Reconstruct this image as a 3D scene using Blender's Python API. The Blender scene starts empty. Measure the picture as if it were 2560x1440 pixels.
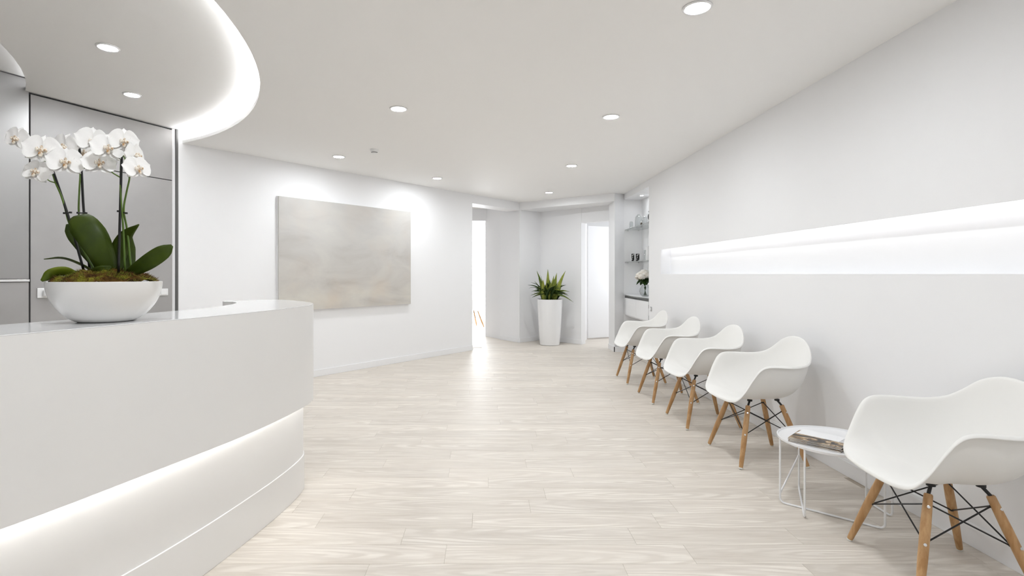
import bpy, bmesh, math, random
from mathutils import Vector, Matrix, Quaternion, noise as mnoise

random.seed(7)
SC = bpy.context.scene
COL = SC.collection

# ---------------------------------------------------------------- camera
F_PX = 1300.0            # focal length in pixels of the 2560 px frame
PX, PY = 1217.0, 685.0   # principal point (vanishing point of the right wall)
EYE = 1.26               # eye height
cam = bpy.data.cameras.new('camera')
cam.sensor_fit = 'HORIZONTAL'
cam.sensor_width = 36.0
cam.lens = F_PX / 2560.0 * 36.0
cam.shift_x = (1280.0 - PX) / 2560.0
cam.shift_y = -(720.0 - PY) / 2560.0
cam.clip_start = 0.02
cam_o = bpy.data.objects.new('camera', cam)
cam_o.location = (0, 0, EYE)
cam_o.rotation_euler = (math.radians(90), 0, 0)
COL.objects.link(cam_o)
SC.camera = cam_o

# ---------------------------------------------------------------- world, exposure
W = bpy.data.worlds.new('world')
SC.world = W
W.use_nodes = True
W.node_tree.nodes['Background'].inputs[0].default_value = (0.9, 0.94, 1.0, 1)
W.node_tree.nodes['Background'].inputs[1].default_value = 0.6
vs = SC.view_settings
vs.view_transform = 'Standard'
vs.look = 'None'
vs.gamma = 1.0
vs.use_curve_mapping = False
vs.exposure = 1.34
SC.cycles.max_bounces = 6
SC.cycles.diffuse_bounces = 5
SC.cycles.adaptive_threshold = 0.12
SC.cycles.glossy_bounces = 3
SC.cycles.transmission_bounces = 6
SC.cycles.transparent_max_bounces = 24
SC.cycles.caustics_reflective = False
SC.cycles.caustics_refractive = False

L_DOWN = 150.0    # radiance of the downlight lenses
L_COVE = 12.0     # LED strip in the ceiling cove
L_NICHE = 2.8    # LED strip in the wall niche
L_DESK = 9.0     # LED strip under the desk
L_WIN = 5.0      # bright glazing of the far room
L_WIN2 = 1.9

# ---------------------------------------------------------------- materials
def lin(c):
    out = []
    for v in c:
        v = v / 255.0
        out.append(v / 12.92 if v <= 0.04045 else ((v + 0.055) / 1.055) ** 2.4)
    return (out[0], out[1], out[2], 1.0)

def mat(name, col, rough=0.5, metal=0.0, spec=0.5, coat=0.0, trans=0.0, ior=1.45, emit=0.0, sub=0.0):
    m = bpy.data.materials.new(name)
    m.use_nodes = True
    b = m.node_tree.nodes['Principled BSDF']
    c = lin(col) if max(col) > 1.0 else (col[0], col[1], col[2], 1)
    b.inputs['Base Color'].default_value = c
    b.inputs['Roughness'].default_value = rough
    b.inputs['Metallic'].default_value = metal
    b.inputs['Specular IOR Level'].default_value = spec
    b.inputs['Coat Weight'].default_value = coat
    b.inputs['Coat Roughness'].default_value = 0.05
    b.inputs['Transmission Weight'].default_value = trans
    b.inputs['IOR'].default_value = ior
    if emit:
        b.inputs['Emission Color'].default_value = c
        b.inputs['Emission Strength'].default_value = emit
    return m

def nodes(m):
    return m.node_tree.nodes, m.node_tree.links, m.node_tree.nodes['Principled BSDF']

def tint_noise(m, c1, c2, scale=3.0, detail=4.0, vec=(1, 1, 1), rough=0.55, lo=0.35, hi=0.65):
    """Mix two colours of a surface by a soft noise in object space."""
    N, L, b = nodes(m)
    tc = N.new('ShaderNodeTexCoord')
    mp = N.new('ShaderNodeMapping')
    mp.inputs['Scale'].default_value = vec
    nz = N.new('ShaderNodeTexNoise')
    nz.inputs['Scale'].default_value = scale
    nz.inputs['Detail'].default_value = detail
    nz.inputs['Roughness'].default_value = rough
    cr = N.new('ShaderNodeValToRGB')
    cr.color_ramp.elements[0].position = lo
    cr.color_ramp.elements[1].position = hi
    cr.color_ramp.elements[0].color = lin(c1) if max(c1) > 1 else (*c1, 1)
    cr.color_ramp.elements[1].color = lin(c2) if max(c2) > 1 else (*c2, 1)
    L.new(tc.outputs['Object'], mp.inputs[0])
    L.new(mp.outputs[0], nz.inputs['Vector'])
    L.new(nz.outputs['Fac'], cr.inputs[0])
    L.new(cr.outputs[0], b.inputs['Base Color'])
    return cr, nz, mp

def emis(name, col, strength):
    m = bpy.data.materials.new(name)
    m.use_nodes = True
    nt = m.node_tree
    nt.nodes.clear()
    e = nt.nodes.new('ShaderNodeEmission')
    e.inputs[0].default_value = (*col, 1)
    e.inputs[1].default_value = strength
    o = nt.nodes.new('ShaderNodeOutputMaterial')
    nt.links.new(e.outputs[0], o.inputs[0])
    return m

M = {}
M['wall'] = mat('wall_paint', (0.875, 0.875, 0.884), 0.6, spec=0.25)
M['ceiling'] = mat('ceiling_paint', (0.918, 0.913, 0.905), 0.7, spec=0.2)
M['base'] = mat('baseboard_paint', (0.86, 0.86, 0.87), 0.35)
M['desk'] = mat('desk_lacquer', (0.80, 0.79, 0.775), 0.28, spec=0.45)
M['worktop'] = mat('desk_worktop', (0.84, 0.84, 0.845), 0.09, spec=0.6)
M['panel'] = mat('grey_panel', (0.44, 0.43, 0.425), 0.5, metal=0.2, spec=0.4)
tint_noise(M['panel'], (0.355, 0.346, 0.340), (0.395, 0.386, 0.380), 1.6, 4)
M['steel'] = mat('brushed_steel', (0.35, 0.345, 0.34), 0.40, metal=0.8)
M['chrome'] = mat('chrome', (0.8, 0.8, 0.8), 0.15, metal=1.0)
M['gap'] = mat('shadow_gap', (0.035, 0.035, 0.035), 0.6)
M['channel'] = mat('grey_channel', (0.13, 0.13, 0.125), 0.45, metal=0.3)
M['shell'] = mat('white_plastic', (0.83, 0.82, 0.795), 0.42, spec=0.4)
M['black'] = mat('black_metal', (0.012, 0.012, 0.012), 0.4)
M['white_metal'] = mat('white_metal', (0.86, 0.86, 0.87), 0.3)
M['glide'] = mat('glide', (0.75, 0.75, 0.72), 0.4)
M['plastic'] = mat('white_fitting', (0.82, 0.82, 0.82), 0.3)
M['grille'] = mat('dark_slot', (0.12, 0.12, 0.12), 0.5)
M['glass'] = mat('clear_glass', (0.96, 0.98, 0.975), 0.02, trans=1.0, ior=1.45)
M['glass_edge'] = mat('glass_edge', (0.16, 0.17, 0.165), 0.15)
M['shelf_edge'] = mat('shelf_edge', (0.32, 0.34, 0.33), 0.15)
def thin_glass(name, col, refl=0.10):
    m = bpy.data.materials.new(name); m.use_nodes = True
    nt = m.node_tree; nt.nodes.clear()
    tr = nt.nodes.new('ShaderNodeBsdfTransparent'); tr.inputs[0].default_value = (*col, 1)
    gl = nt.nodes.new('ShaderNodeBsdfGlossy'); gl.inputs['Roughness'].default_value = 0.03
    lw = nt.nodes.new('ShaderNodeLayerWeight'); lw.inputs[0].default_value = 0.3
    fr = nt.nodes.new('ShaderNodeMapRange'); fr.inputs['To Min'].default_value = 0.04; fr.inputs['To Max'].default_value = 0.55
    nt.links.new(lw.outputs['Facing'], fr.inputs['Value'])
    mx = nt.nodes.new('ShaderNodeMixShader'); o_ = nt.nodes.new('ShaderNodeOutputMaterial')
    nt.links.new(fr.outputs[0], mx.inputs[0]); nt.links.new(tr.outputs[0], mx.inputs[1]); nt.links.new(gl.outputs[0], mx.inputs[2])
    nt.links.new(mx.outputs[0], o_.inputs[0])
    return m
M['shelf_glass'] = thin_glass('shelf_glass', (0.93, 0.945, 0.94))
M['vessel_glass'] = thin_glass('vessel_glass', (0.94, 0.95, 0.95))
M['bowl'] = mat('bowl_glaze', (0.80, 0.79, 0.775), 0.12, spec=0.55, coat=0.4)
M['pot'] = mat('planter_lacquer', (0.87, 0.87, 0.875), 0.12, spec=0.5)
M['soil'] = mat('soil', (0.02, 0.014, 0.009), 0.9)
M['petal'] = mat('orchid_petal', (0.90, 0.89, 0.875), 0.55, spec=0.2)
M['lip'] = mat('orchid_lip', (0.82, 0.72, 0.55), 0.5)
tint_noise(M['lip'], (0.45, 0.25, 0.10), (0.88, 0.82, 0.72), 160, 2, lo=0.36, hi=0.52)
M['stem'] = mat('orchid_stem', (0.085, 0.15, 0.02), 0.4)
M['stake'] = mat('black_stake', (0.008, 0.008, 0.007), 0.35)
M['paper'] = mat('paper', (0.87, 0.87, 0.88), 0.5)
M['pages'] = mat('page_edges', (0.72, 0.72, 0.71), 0.7)
tint_noise(M['pages'], (0.25, 0.25, 0.25), (0.86, 0.86, 0.85), 14, 2, vec=(0.2, 0.2, 26), lo=0.36, hi=0.46)
M['down'] = emis('downlight_lens', (0.93, 0.968, 1.0), L_DOWN)
M['cove_led'] = emis('cove_led', (0.97, 0.98, 1.0), L_COVE)
M['disc_led'] = emis('disc_led', (0.97, 0.98, 1.0), 2.5)
M['niche_led'] = emis('niche_led', (0.98, 0.985, 1.0), L_NICHE)
M['desk_led'] = emis('desk_led', (1.0, 0.995, 0.98), L_DESK)
M['win'] = emis('daylight_pane', (0.93, 0.965, 1.0), L_WIN)
M['win2'] = emis('daylight_pane_soft', (0.94, 0.97, 1.0), L_WIN2)
M['small_lens'] = emis('small_lens', (0.94, 0.97, 1.0), 90.0)

# leaf material: darker blade, lighter midrib and gloss
def leaf_mat(name, c1, c2, rough=0.32):
    m = mat(name, c1, rough, spec=0.3)
    tint_noise(m, c1, c2, 9.0, 3, lo=0.3, hi=0.75)
    return m
M['leaf'] = leaf_mat('orchid_leaf', (0.020, 0.036, 0.002), (0.055, 0.085, 0.004), 0.45)
M['leaf_light'] = leaf_mat('orchid_leaf_light', (0.07, 0.11, 0.006), (0.17, 0.21, 0.012), 0.45)
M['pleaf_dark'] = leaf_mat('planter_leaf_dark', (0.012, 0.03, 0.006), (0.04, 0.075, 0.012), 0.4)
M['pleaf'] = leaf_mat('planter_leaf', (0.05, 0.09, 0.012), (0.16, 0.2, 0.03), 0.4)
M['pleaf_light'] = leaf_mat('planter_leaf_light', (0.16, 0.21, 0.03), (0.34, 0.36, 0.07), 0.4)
M['hleaf'] = leaf_mat('bouquet_leaf', (0.012, 0.035, 0.006), (0.04, 0.085, 0.015), 0.45)
M['hydrangea'] = mat('cream_petals', (0.86, 0.82, 0.76), 0.7)
tint_noise(M['hydrangea'], (0.74, 0.66, 0.56), (0.92, 0.90, 0.86), 60, 3)
M['moss'] = mat('moss', (0.09, 0.08, 0.012), 0.95, spec=0.1)
cr, _, _ = tint_noise(M['moss'], (0.025, 0.012, 0.004), (0.20, 0.19, 0.02), 18, 5, lo=0.34, hi=0.62)
e = cr.color_ramp.elements.new(0.48); e.color = (0.10, 0.05, 0.012, 1)

# wood of the legs
M['wood'] = mat('beech', (0.5, 0.3, 0.13), 0.42)
tint_noise(M['wood'], (0.40, 0.215, 0.085), (0.55, 0.34, 0.165), 9, 4, vec=(6, 6, 0.7))

# plank floor
def plank_material():
    m = mat('washed_oak', (0.6, 0.53, 0.45), 0.47, spec=0.5)
    N, L, b = nodes(m)
    tc = N.new('ShaderNodeTexCoord')
    oi = N.new('ShaderNodeObjectInfo')
    mul = N.new('ShaderNodeVectorMath'); mul.operation = 'SCALE'
    cmb = N.new('ShaderNodeCombineXYZ')
    for i in range(3):
        L.new(oi.outputs['Random'], cmb.inputs[i])
    L.new(cmb.outputs[0], mul.inputs[0]); mul.inputs['Scale'].default_value = 57.0
    add = N.new('ShaderNodeVectorMath'); add.operation = 'ADD'
    L.new(tc.outputs['Object'], add.inputs[0]); L.new(mul.outputs[0], add.inputs[1])
    # long streaks
    mp = N.new('ShaderNodeMapping'); mp.inputs['Scale'].default_value = (0.8, 9.0, 1.0)
    L.new(add.outputs[0], mp.inputs[0])
    n1 = N.new('ShaderNodeTexNoise'); n1.inputs['Scale'].default_value = 2.2
    n1.inputs['Detail'].default_value = 4; n1.inputs['Roughness'].default_value = 0.6
    n1.inputs['Distortion'].default_value = 0.3
    L.new(mp.outputs[0], n1.inputs['Vector'])
    # cathedral grain: flat ellipses around a heart line inside each plank
    off = N.new('ShaderNodeVectorMath'); off.operation = 'MULTIPLY_ADD'
    L.new(cmb.outputs[0], off.inputs[0]); off.inputs[1].default_value = (1.1, 0.10, 0.0)
    off.inputs[2].default_value = (-0.55, -0.05, 0.0)
    ad2 = N.new('ShaderNodeVectorMath'); ad2.operation = 'ADD'
    L.new(tc.outputs['Object'], ad2.inputs[0]); L.new(off.outputs[0], ad2.inputs[1])
    mp2 = N.new('ShaderNodeMapping'); mp2.inputs['Scale'].default_value = (1.7, 15.0, 1.0)
    L.new(ad2.outputs[0], mp2.inputs[0])
    wv = N.new('ShaderNodeTexWave'); wv.wave_type = 'RINGS'; wv.rings_direction = 'Z'
    wv.inputs['Scale'].default_value = 1.0; wv.inputs['Distortion'].default_value = 3.2
    wv.inputs['Detail'].default_value = 2.0; wv.inputs['Detail Scale'].default_value = 1.6
    L.new(mp2.outputs[0], wv.inputs['Vector'])
    # fine fibres
    mp3 = N.new('ShaderNodeMapping'); mp3.inputs['Scale'].default_value = (2.5, 80.0, 1.0)
    L.new(add.outputs[0], mp3.inputs[0])
    n3 = N.new('ShaderNodeTexNoise'); n3.inputs['Scale'].default_value = 3.0
    n3.inputs['Detail'].default_value = 2
    L.new(mp3.outputs[0], n3.inputs['Vector'])
    cr = N.new('ShaderNodeValToRGB')
    cr.color_ramp.elements[0].position = 0.30; cr.color_ramp.elements[0].color = (0.585, 0.528, 0.462, 1)
    cr.color_ramp.elements[1].position = 0.68; cr.color_ramp.elements[1].color = (0.75, 0.705, 0.643, 1)
    L.new(n1.outputs['Fac'], cr.inputs[0])
    mx = N.new('ShaderNodeMix'); mx.data_type = 'RGBA'; mx.blend_type = 'MULTIPLY'
    wr = N.new('ShaderNodeValToRGB')
    wr.color_ramp.elements[0].color = (0.86, 0.835, 0.81, 1); wr.color_ramp.elements[0].position = 0.1
    wr.color_ramp.elements[1].color = (1.05, 1.05, 1.05, 1); wr.color_ramp.elements[1].position = 0.6
    L.new(wv.outputs['Fac'], wr.inputs[0])
    mrw = N.new('ShaderNodeMapRange')
    mrw.inputs['From Min'].default_value = 0.42; mrw.inputs['From Max'].default_value = 0.62; mrw.inputs['To Max'].default_value = 0.9
    L.new(n1.outputs['Fac'], mrw.inputs['Value']); L.new(mrw.outputs[0], mx.inputs['Factor'])
    L.new(cr.outputs[0], mx.inputs['A']); L.new(wr.outputs[0], mx.inputs['B'])
    mx2 = N.new('ShaderNodeMix'); mx2.data_type = 'RGBA'; mx2.blend_type = 'MULTIPLY'
    fr = N.new('ShaderNodeValToRGB')
    fr.color_ramp.elements[0].color = (0.955, 0.95, 0.945, 1); fr.color_ramp.elements[0].position = 0.35
    fr.color_ramp.elements[1].color = (1.04, 1.04, 1.04, 1); fr.color_ramp.elements[1].position = 0.62
    L.new(n3.outputs['Fac'], fr.inputs[0])
    mx2.inputs['Factor'].default_value = 1.0
    L.new(mx.outputs['Result'], mx2.inputs['A']); L.new(fr.outputs[0], mx2.inputs['B'])
    # each plank its own tone
    hs = N.new('ShaderNodeHueSaturation')
    mr = N.new('ShaderNodeMapRange')
    mr.inputs['To Min'].default_value = 0.95; mr.inputs['To Max'].default_value = 1.05
    L.new(oi.outputs['Random'], mr.inputs['Value'])
    L.new(mr.outputs[0], hs.inputs['Value'])
    L.new(mx2.outputs['Result'], hs.inputs['Color'])
    L.new(hs.outputs[0], b.inputs['Base Color'])
    return m
M['plank'] = plank_material()
M['joint'] = mat('plank_joint', (0.42, 0.36, 0.29), 0.6)

# painting
def painting_material():
    m = mat('painted_canvas', (0.6, 0.58, 0.54), 0.75, spec=0.15)
    N, L, b = nodes(m)
    tc = N.new('ShaderNodeTexCoord')
    mp = N.new('ShaderNodeMapping'); mp.inputs['Scale'].default_value = (1.1, 1.0, 2.6)
    mp.inputs['Location'].default_value = (0.4, 0.0, 1.7)
    L.new(tc.outputs['Object'], mp.inputs[0])
    n1 = N.new('ShaderNodeTexNoise'); n1.inputs['Scale'].default_value = 1.3
    n1.inputs['Detail'].default_value = 7; n1.inputs['Roughness'].default_value = 0.55
    n1.inputs['Distortion'].default_value = 0.6
    L.new(mp.outputs[0], n1.inputs['Vector'])
    cr = N.new('ShaderNodeValToRGB')
    cr.color_ramp.elements[0].position = 0.30; cr.color_ramp.elements[0].color = lin((180, 175, 168))
    cr.color_ramp.elements[1].position = 0.72; cr.color_ramp.elements[1].color = lin((212, 208, 198))
    e = cr.color_ramp.elements.new(0.48); e.color = lin((197, 193, 187))
    L.new(n1.outputs['Fac'], cr.inputs[0])
    n2 = N.new('ShaderNodeTexNoise'); n2.inputs['Scale'].default_value = 2.2; n2.inputs['Detail'].default_value = 4
    L.new(tc.outputs['Object'], n2.inputs['Vector'])
    mx = N.new('ShaderNodeMix'); mx.data_type = 'RGBA'; mx.blend_type = 'MIX'
    mr = N.new('ShaderNodeMapRange')
    mr.inputs['From Min'].default_value = 0.5; mr.inputs['From Max'].default_value = 0.75
    mr.inputs['To Max'].default_value = 0.5
    L.new(n2.outputs['Fac'], mr.inputs['Value'])
    L.new(mr.outputs[0], mx.inputs['Factor'])
    L.new(cr.outputs[0], mx.inputs['A']); mx.inputs['B'].default_value = lin((206, 192, 176))
    # cooler upper band of the picture, a painted sky
    sx = N.new('ShaderNodeSeparateXYZ'); L.new(tc.outputs['Object'], sx.inputs[0])
    mz = N.new('ShaderNodeMapRange')
    mz.inputs['From Min'].default_value = 0.55; mz.inputs['From Max'].default_value = 1.25
    mz.inputs['To Max'].default_value = 0.45
    ad = N.new('ShaderNodeMath'); ad.operation = 'MULTIPLY_ADD'
    L.new(n1.outputs['Fac'], ad.inputs[0]); ad.inputs[1].default_value = 0.7
    L.new(sx.outputs['Z'], ad.inputs[2])
    L.new(ad.outputs[0], mz.inputs['Value'])
    mx2 = N.new('ShaderNodeMix'); mx2.data_type = 'RGBA'
    L.new(mz.outputs[0], mx2.inputs['Factor']); L.new(mx.outputs['Result'], mx2.inputs['A'])
    mx2.inputs['B'].default_value = lin((194, 194, 194))
    L.new(mx2.outputs['Result'], b.inputs['Base Color'])
    # canvas weave
    n3 = N.new('ShaderNodeTexNoise'); n3.inputs['Scale'].default_value = 220
    L.new(tc.outputs['Object'], n3.inputs['Vector'])
    bp = N.new('ShaderNodeBump'); bp.inputs['Strength'].default_value = 0.12; bp.inputs['Distance'].default_value = 0.002
    L.new(n3.outputs['Fac'], bp.inputs['Height']); L.new(bp.outputs[0], b.inputs['Normal'])
    return m
M['painting'] = painting_material()
M['canvas_edge'] = mat('canvas_edge', (0.62, 0.60, 0.57), 0.7)

def cover_material(name, cols, scale, off):
    m = mat(name, (0.3, 0.25, 0.2), 0.22, spec=0.5)
    N, L, b = nodes(m)
    tc = N.new('ShaderNodeTexCoord')
    mp = N.new('ShaderNodeMapping'); mp.inputs['Location'].default_value = off
    mp.inputs['Scale'].default_value = (1.0, 1.5, 1.0)
    L.new(tc.outputs['Object'], mp.inputs[0])
    nz = N.new('ShaderNodeTexNoise'); nz.inputs['Scale'].default_value = scale
    nz.inputs['Detail'].default_value = 6; nz.inputs['Roughness'].default_value = 0.62; nz.inputs['Distortion'].default_value = 1.2
    L.new(mp.outputs[0], nz.inputs['Vector'])
    cr = N.new('ShaderNodeValToRGB')
    el = cr.color_ramp.elements
    el[0].position = cols[0][0]; el[0].color = lin(cols[0][1])
    el[1].position = cols[-1][0]; el[1].color = lin(cols[-1][1])
    for p, c in cols[1:-1]:
        k = el.new(p); k.color = lin(c)
    L.new(nz.outputs['Fac'], cr.inputs[0])
    L.new(cr.outputs[0], b.inputs['Base Color'])
    return m
M['cover'] = cover_material('magazine_cover', [(0.32, (40, 36, 33)), (0.44, (74, 66, 58)), (0.50, (150, 120, 84)),
                                               (0.56, (206, 186, 158)), (0.62, (120, 96, 70)), (0.70, (226, 214, 196))], 9, (3, 1, 0))
M['photo_bw'] = cover_material('grey_photo', [(0.35, (14, 14, 14)), (0.52, (34, 34, 34)), (0.58, (200, 200, 200)), (0.8, (240, 240, 240))], 26, (1, 2, 3))
M['leaflet_print'] = cover_material('leaflet_print', [(0.3, (150, 150, 152)), (0.5, (205, 205, 207)), (0.7, (228, 228, 230))], 30, (5, 2, 1))

# ---------------------------------------------------------------- mesh helpers
def mesh(name, verts, faces, smooth=False):
    me = bpy.data.meshes.new(name)
    me.from_pydata([tuple(v) for v in verts], [], faces)
    bm = bmesh.new(); bm.from_mesh(me)
    bmesh.ops.recalc_face_normals(bm, faces=bm.faces)
    bm.to_mesh(me); bm.free()
    if smooth:
        for p in me.polygons:
            p.use_smooth = True
    me.update()
    return me

class G:
    """Collects vertices and faces of one mesh."""
    def __init__(s):
        s.v, s.f = [], []
    def add(s, v, f):
        k = len(s.v)
        s.v += [Vector(p) for p in v]
        s.f += [tuple(i + k for i in q) for q in f]
        return s
    def box(s, a, b):
        (x0, y0, z0), (x1, y1, z1) = a, b
        return s.add([(x0, y0, z0), (x1, y0, z0), (x1, y1, z0), (x0, y1, z0), (x0, y0, z1), (x1, y0, z1), (x1, y1, z1), (x0, y1, z1)],
                     [(0, 3, 2, 1), (4, 5, 6, 7), (0, 1, 5, 4), (1, 2, 6, 5), (2, 3, 7, 6), (3, 0, 4, 7)])
    def pbox(s, P, u, n, t0, t1, d0, d1, z0, z1):
        """box in a wall frame: P plan point, u along the wall, n its normal"""
        q = []
        for z in (z0, z1):
            for t, d in ((t0, d0), (t1, d0), (t1, d1), (t0, d1)):
                q.append((P[0] + u[0] * t + n[0] * d, P[1] + u[1] * t + n[1] * d, z))
        return s.add(q, [(0, 3, 2, 1), (4, 5, 6, 7), (0, 1, 5, 4), (1, 2, 6, 5), (2, 3, 7, 6), (3, 0, 4, 7)])
    def prism(s, outline, z0, z1, cap=True):
        n = len(outline)
        v = [(p[0], p[1], z0) for p in outline] + [(p[0], p[1], z1) for p in outline]
        f = [(i, (i + 1) % n, n + (i + 1) % n, n + i) for i in range(n)]
        if cap:
            f += [tuple(range(n))[::-1], tuple(range(n, 2 * n))]
        return s.add(v, f)
    def lathe(s, prof, seg=48, c=(0, 0, 0), close=True):
        v, f = [], []
        n = len(prof)
        for r, z in prof:
            for k in range(seg):
                a = 2 * math.pi * k / seg
                v.append((c[0] + r * math.cos(a), c[1] + r * math.sin(a), c[2] + z))
        for i in range(n - 1):
            for k in range(seg):
                k2 = (k + 1) % seg
                f.append((i * seg + k, i * seg + k2, (i + 1) * seg + k2, (i + 1) * seg + k))
        if close:
            f.append(tuple(range(seg))[::-1])
            f.append(tuple(range((n - 1) * seg, n * seg)))
        return s.add(v, f)
    def tube(s, pts, rad, seg=10, cap=True):
        pts = [Vector(p) for p in pts]
        n = len(pts)
        if not hasattr(rad, '__len__'):
            rad = [rad] * n
        t0 = (pts[1] - pts[0]).normalized()
        ref = Vector((0, 0, 1)) if abs(t0.z) < 0.9 else Vector((1, 0, 0))
        a = t0.cross(ref).normalized()
        v, f = [], []
        for i in range(n):
            if i == 0: t = t0
            elif i == n - 1: t = (pts[-1] - pts[-2]).normalized()
            else: t = ((pts[i + 1] - pts[i]).normalized() + (pts[i] - pts[i - 1]).normalized()).normalized()
            a = (a - t * a.dot(t)).normalized()
            b = t.cross(a)
            for k in range(seg):
                an = 2 * math.pi * k / seg
                v.append(pts[i] + (a * math.cos(an) + b * math.sin(an)) * rad[i])
        for i in range(n - 1):
            for k in range(seg):
                k2 = (k + 1) % seg
                f.append((i * seg + k, i * seg + k2, (i + 1) * seg + k2, (i + 1) * seg + k))
        if cap:
            f.append(tuple(range(seg))[::-1])
            f.append(tuple(range((n - 1) * seg, n * seg)))
        return s.add(v, f)
    def ellipsoid(s, c, r, nu=14, nv=8, fn=None):
        v, f = [], []
        for j in range(nv + 1):
            th = math.pi * j / nv
            for i in range(nu):
                ph = 2 * math.pi * i / nu
                d = Vector((math.sin(th) * math.cos(ph), math.sin(th) * math.sin(ph), math.cos(th)))
                k = fn(d) if fn else 1.0
                v.append((c[0] + d.x * r[0] * k, c[1] + d.y * r[1] * k, c[2] + d.z * r[2] * k))
        for j in range(nv):
            for i in range(nu):
                i2 = (i + 1) % nu
                f.append((j * nu + i, (j + 1) * nu + i, (j + 1) * nu + i2, j * nu + i2))
        return s.add(v, f)
    def strip(s, a, b):
        """quad strip between two polylines"""
        n = len(a)
        return s.add(list(a) + list(b), [(i, i + 1, n + i + 1, n + i) for i in range(n - 1)])
    def grid(s, rows):
        m = len(rows[0])
        v = [p for r in rows for p in r]
        f = [(i * m + j, i * m + j + 1, (i + 1) * m + j + 1, (i + 1) * m + j) for i in range(len(rows) - 1) for j in range(m - 1)]
        return s.add(v, f)

def link(o, parent=None):
    COL.objects.link(o)
    if parent is not None:
        o.parent = parent
    return o

def origin_of(parent):
    o = Vector((0, 0, 0))
    p = parent
    while p is not None:
        o = o + Vector(p.location)
        p = p.parent
    return o

def obj(name, g, material, parent=None, smooth=False, world=True, bevel=0.0, auto=None, bevseg=2):
    """one mesh object; world=True means the vertices are world coordinates"""
    v = g.v
    if parent is not None and world:
        off = origin_of(parent)
        v = [p - off for p in v]
    me = mesh(name, v, g.f, smooth)
    me.materials.append(material)
    o = bpy.data.objects.new(name, me)
    if bevel:
        md = o.modifiers.new('bevel', 'BEVEL'); md.width = bevel; md.segments = bevseg
        md.limit_method = 'ANGLE'; md.angle_limit = math.radians(40)
    if auto is not None:
        for p in me.polygons: p.use_smooth = True
        try:
            me.set_sharp_from_angle(angle=math.radians(auto))
        except Exception:
            pass
    return link(o, parent)

def own_origin(o):
    """move the object's origin to the centre of its base"""
    vs_ = [v.co for v in o.data.vertices]
    c = Vector(((min(v.x for v in vs_) + max(v.x for v in vs_)) / 2, (min(v.y for v in vs_) + max(v.y for v in vs_)) / 2, min(v.z for v in vs_)))
    o.data.transform(Matrix.Translation(-c))
    o.location = Vector(o.location) + c
    return o

def tag(o, label, cat, group=None):
    o['label'] = label
    o['category'] = cat
    if group: o['group'] = group
    return o

def thing(name, label, cat, loc=(0, 0, 0), rz=0.0, group=None):
    o = bpy.data.objects.new(name, None)
    o.empty_display_size = 0.1
    o.location = loc
    o.rotation_euler = (0, 0, rz)
    COL.objects.link(o)
    return tag(o, label, cat, group)

def struct(name, g, material, label, cat, parent=None, **kw):
    o = obj(name, g, material, parent, **kw)
    o['kind'] = 'structure'
    if parent is None:
        o['label'] = label; o['category'] = cat
    return o

def copy_tree(o, parent=None):
    c = o.copy()
    COL.objects.link(c)
    c.parent = parent
    for ch in [x for x in bpy.data.objects if x.parent == o]:
        copy_tree(ch, c)
    return c

def catmull(pts, n=8, closed=False):
    pts = [Vector(p) for p in pts]
    out = []
    m = len(pts)
    rng = range(m) if closed else range(m - 1)
    for i in rng:
        p0 = pts[(i - 1) % m] if (closed or i > 0) else pts[0] * 2 - pts[1]
        p1 = pts[i]; p2 = pts[(i + 1) % m]
        p3 = pts[(i + 2) % m] if (closed or i + 2 < m) else pts[-1] * 2 - pts[-2]
        for k in range(n):
            t = k / n
            out.append(0.5 * ((2 * p1) + (p2 - p0) * t + (2 * p0 - 5 * p1 + 4 * p2 - p3) * t * t + (3 * p1 - p0 - 3 * p2 + p3) * t ** 3))
    if not closed:
        out.append(pts[-1].copy())
    return out

def at(px, py, Y):
    """the point in the room behind a pixel of the photograph, at depth Y"""
    return Vector(((px - PX) / F_PX * Y, Y, EYE - (py - PY) / F_PX * Y))

# ================================================================ THE ROOM
H = 2.572        # main ceiling
HT = 2.70        # raised tray ceiling over the desk
HI = 2.745       # inner raised disc
XR = 2.254       # right wall
TOP = 2.82
A = Vector((-3.084, 5.186)); B = Vector((-0.24, 8.60)); C = Vector((0.60, 9.55))
D = Vector((1.03, 9.95)); E = Vector((1.60, 9.42)); Fp = Vector((1.71, 9.33))
P1 = Vector((2.07, 8.42)); P2 = Vector((2.254, 8.42))
LU = (B - A).normalized(); LN = Vector((LU.y, -LU.x))      # left wall direction, normal into the room
GU = Vector((-0.438, -0.899)).normalized(); GN = Vector((-GU.y, GU.x))  # grey wall from A towards the camera
if GN.x < 0: GN = -GN

def seg_wall(g, P, Q, z0, z1, th=0.12):
    """solid wall slab from P to Q with its face on the line and its body on the far side (left of P->Q)"""
    u = (Q - P); l = u.length; u = u / l
    n = Vector((-u.y, u.x))
    g.pbox(P, u, n, 0, l, 0, th, z0, z1)

# ---- floor with single planks
ffl = G().add([(-6.2, -2.8, -0.0018), (4.2, -2.8, -0.0018), (4.2, 14.4, -0.0018), (-6.2, 14.4, -0.0018)], [(0, 1, 2, 3)])
floor = struct('floor', ffl, M['plank'], 'pale washed oak plank floor running the length of the reception', 'floor')
jb = G().add([(-2.2, 1.30, -0.0012), (2.26, 1.30, -0.0012), (2.26, 8.98, -0.0012), (-2.2, 8.98, -0.0012)], [(0, 1, 2, 3)])
o = obj('joint_bed', jb, M['joint'], floor)

def leftx(Y):
    return -0.24 + (Y - 8.60) * (LU.x / LU.y)

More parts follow.
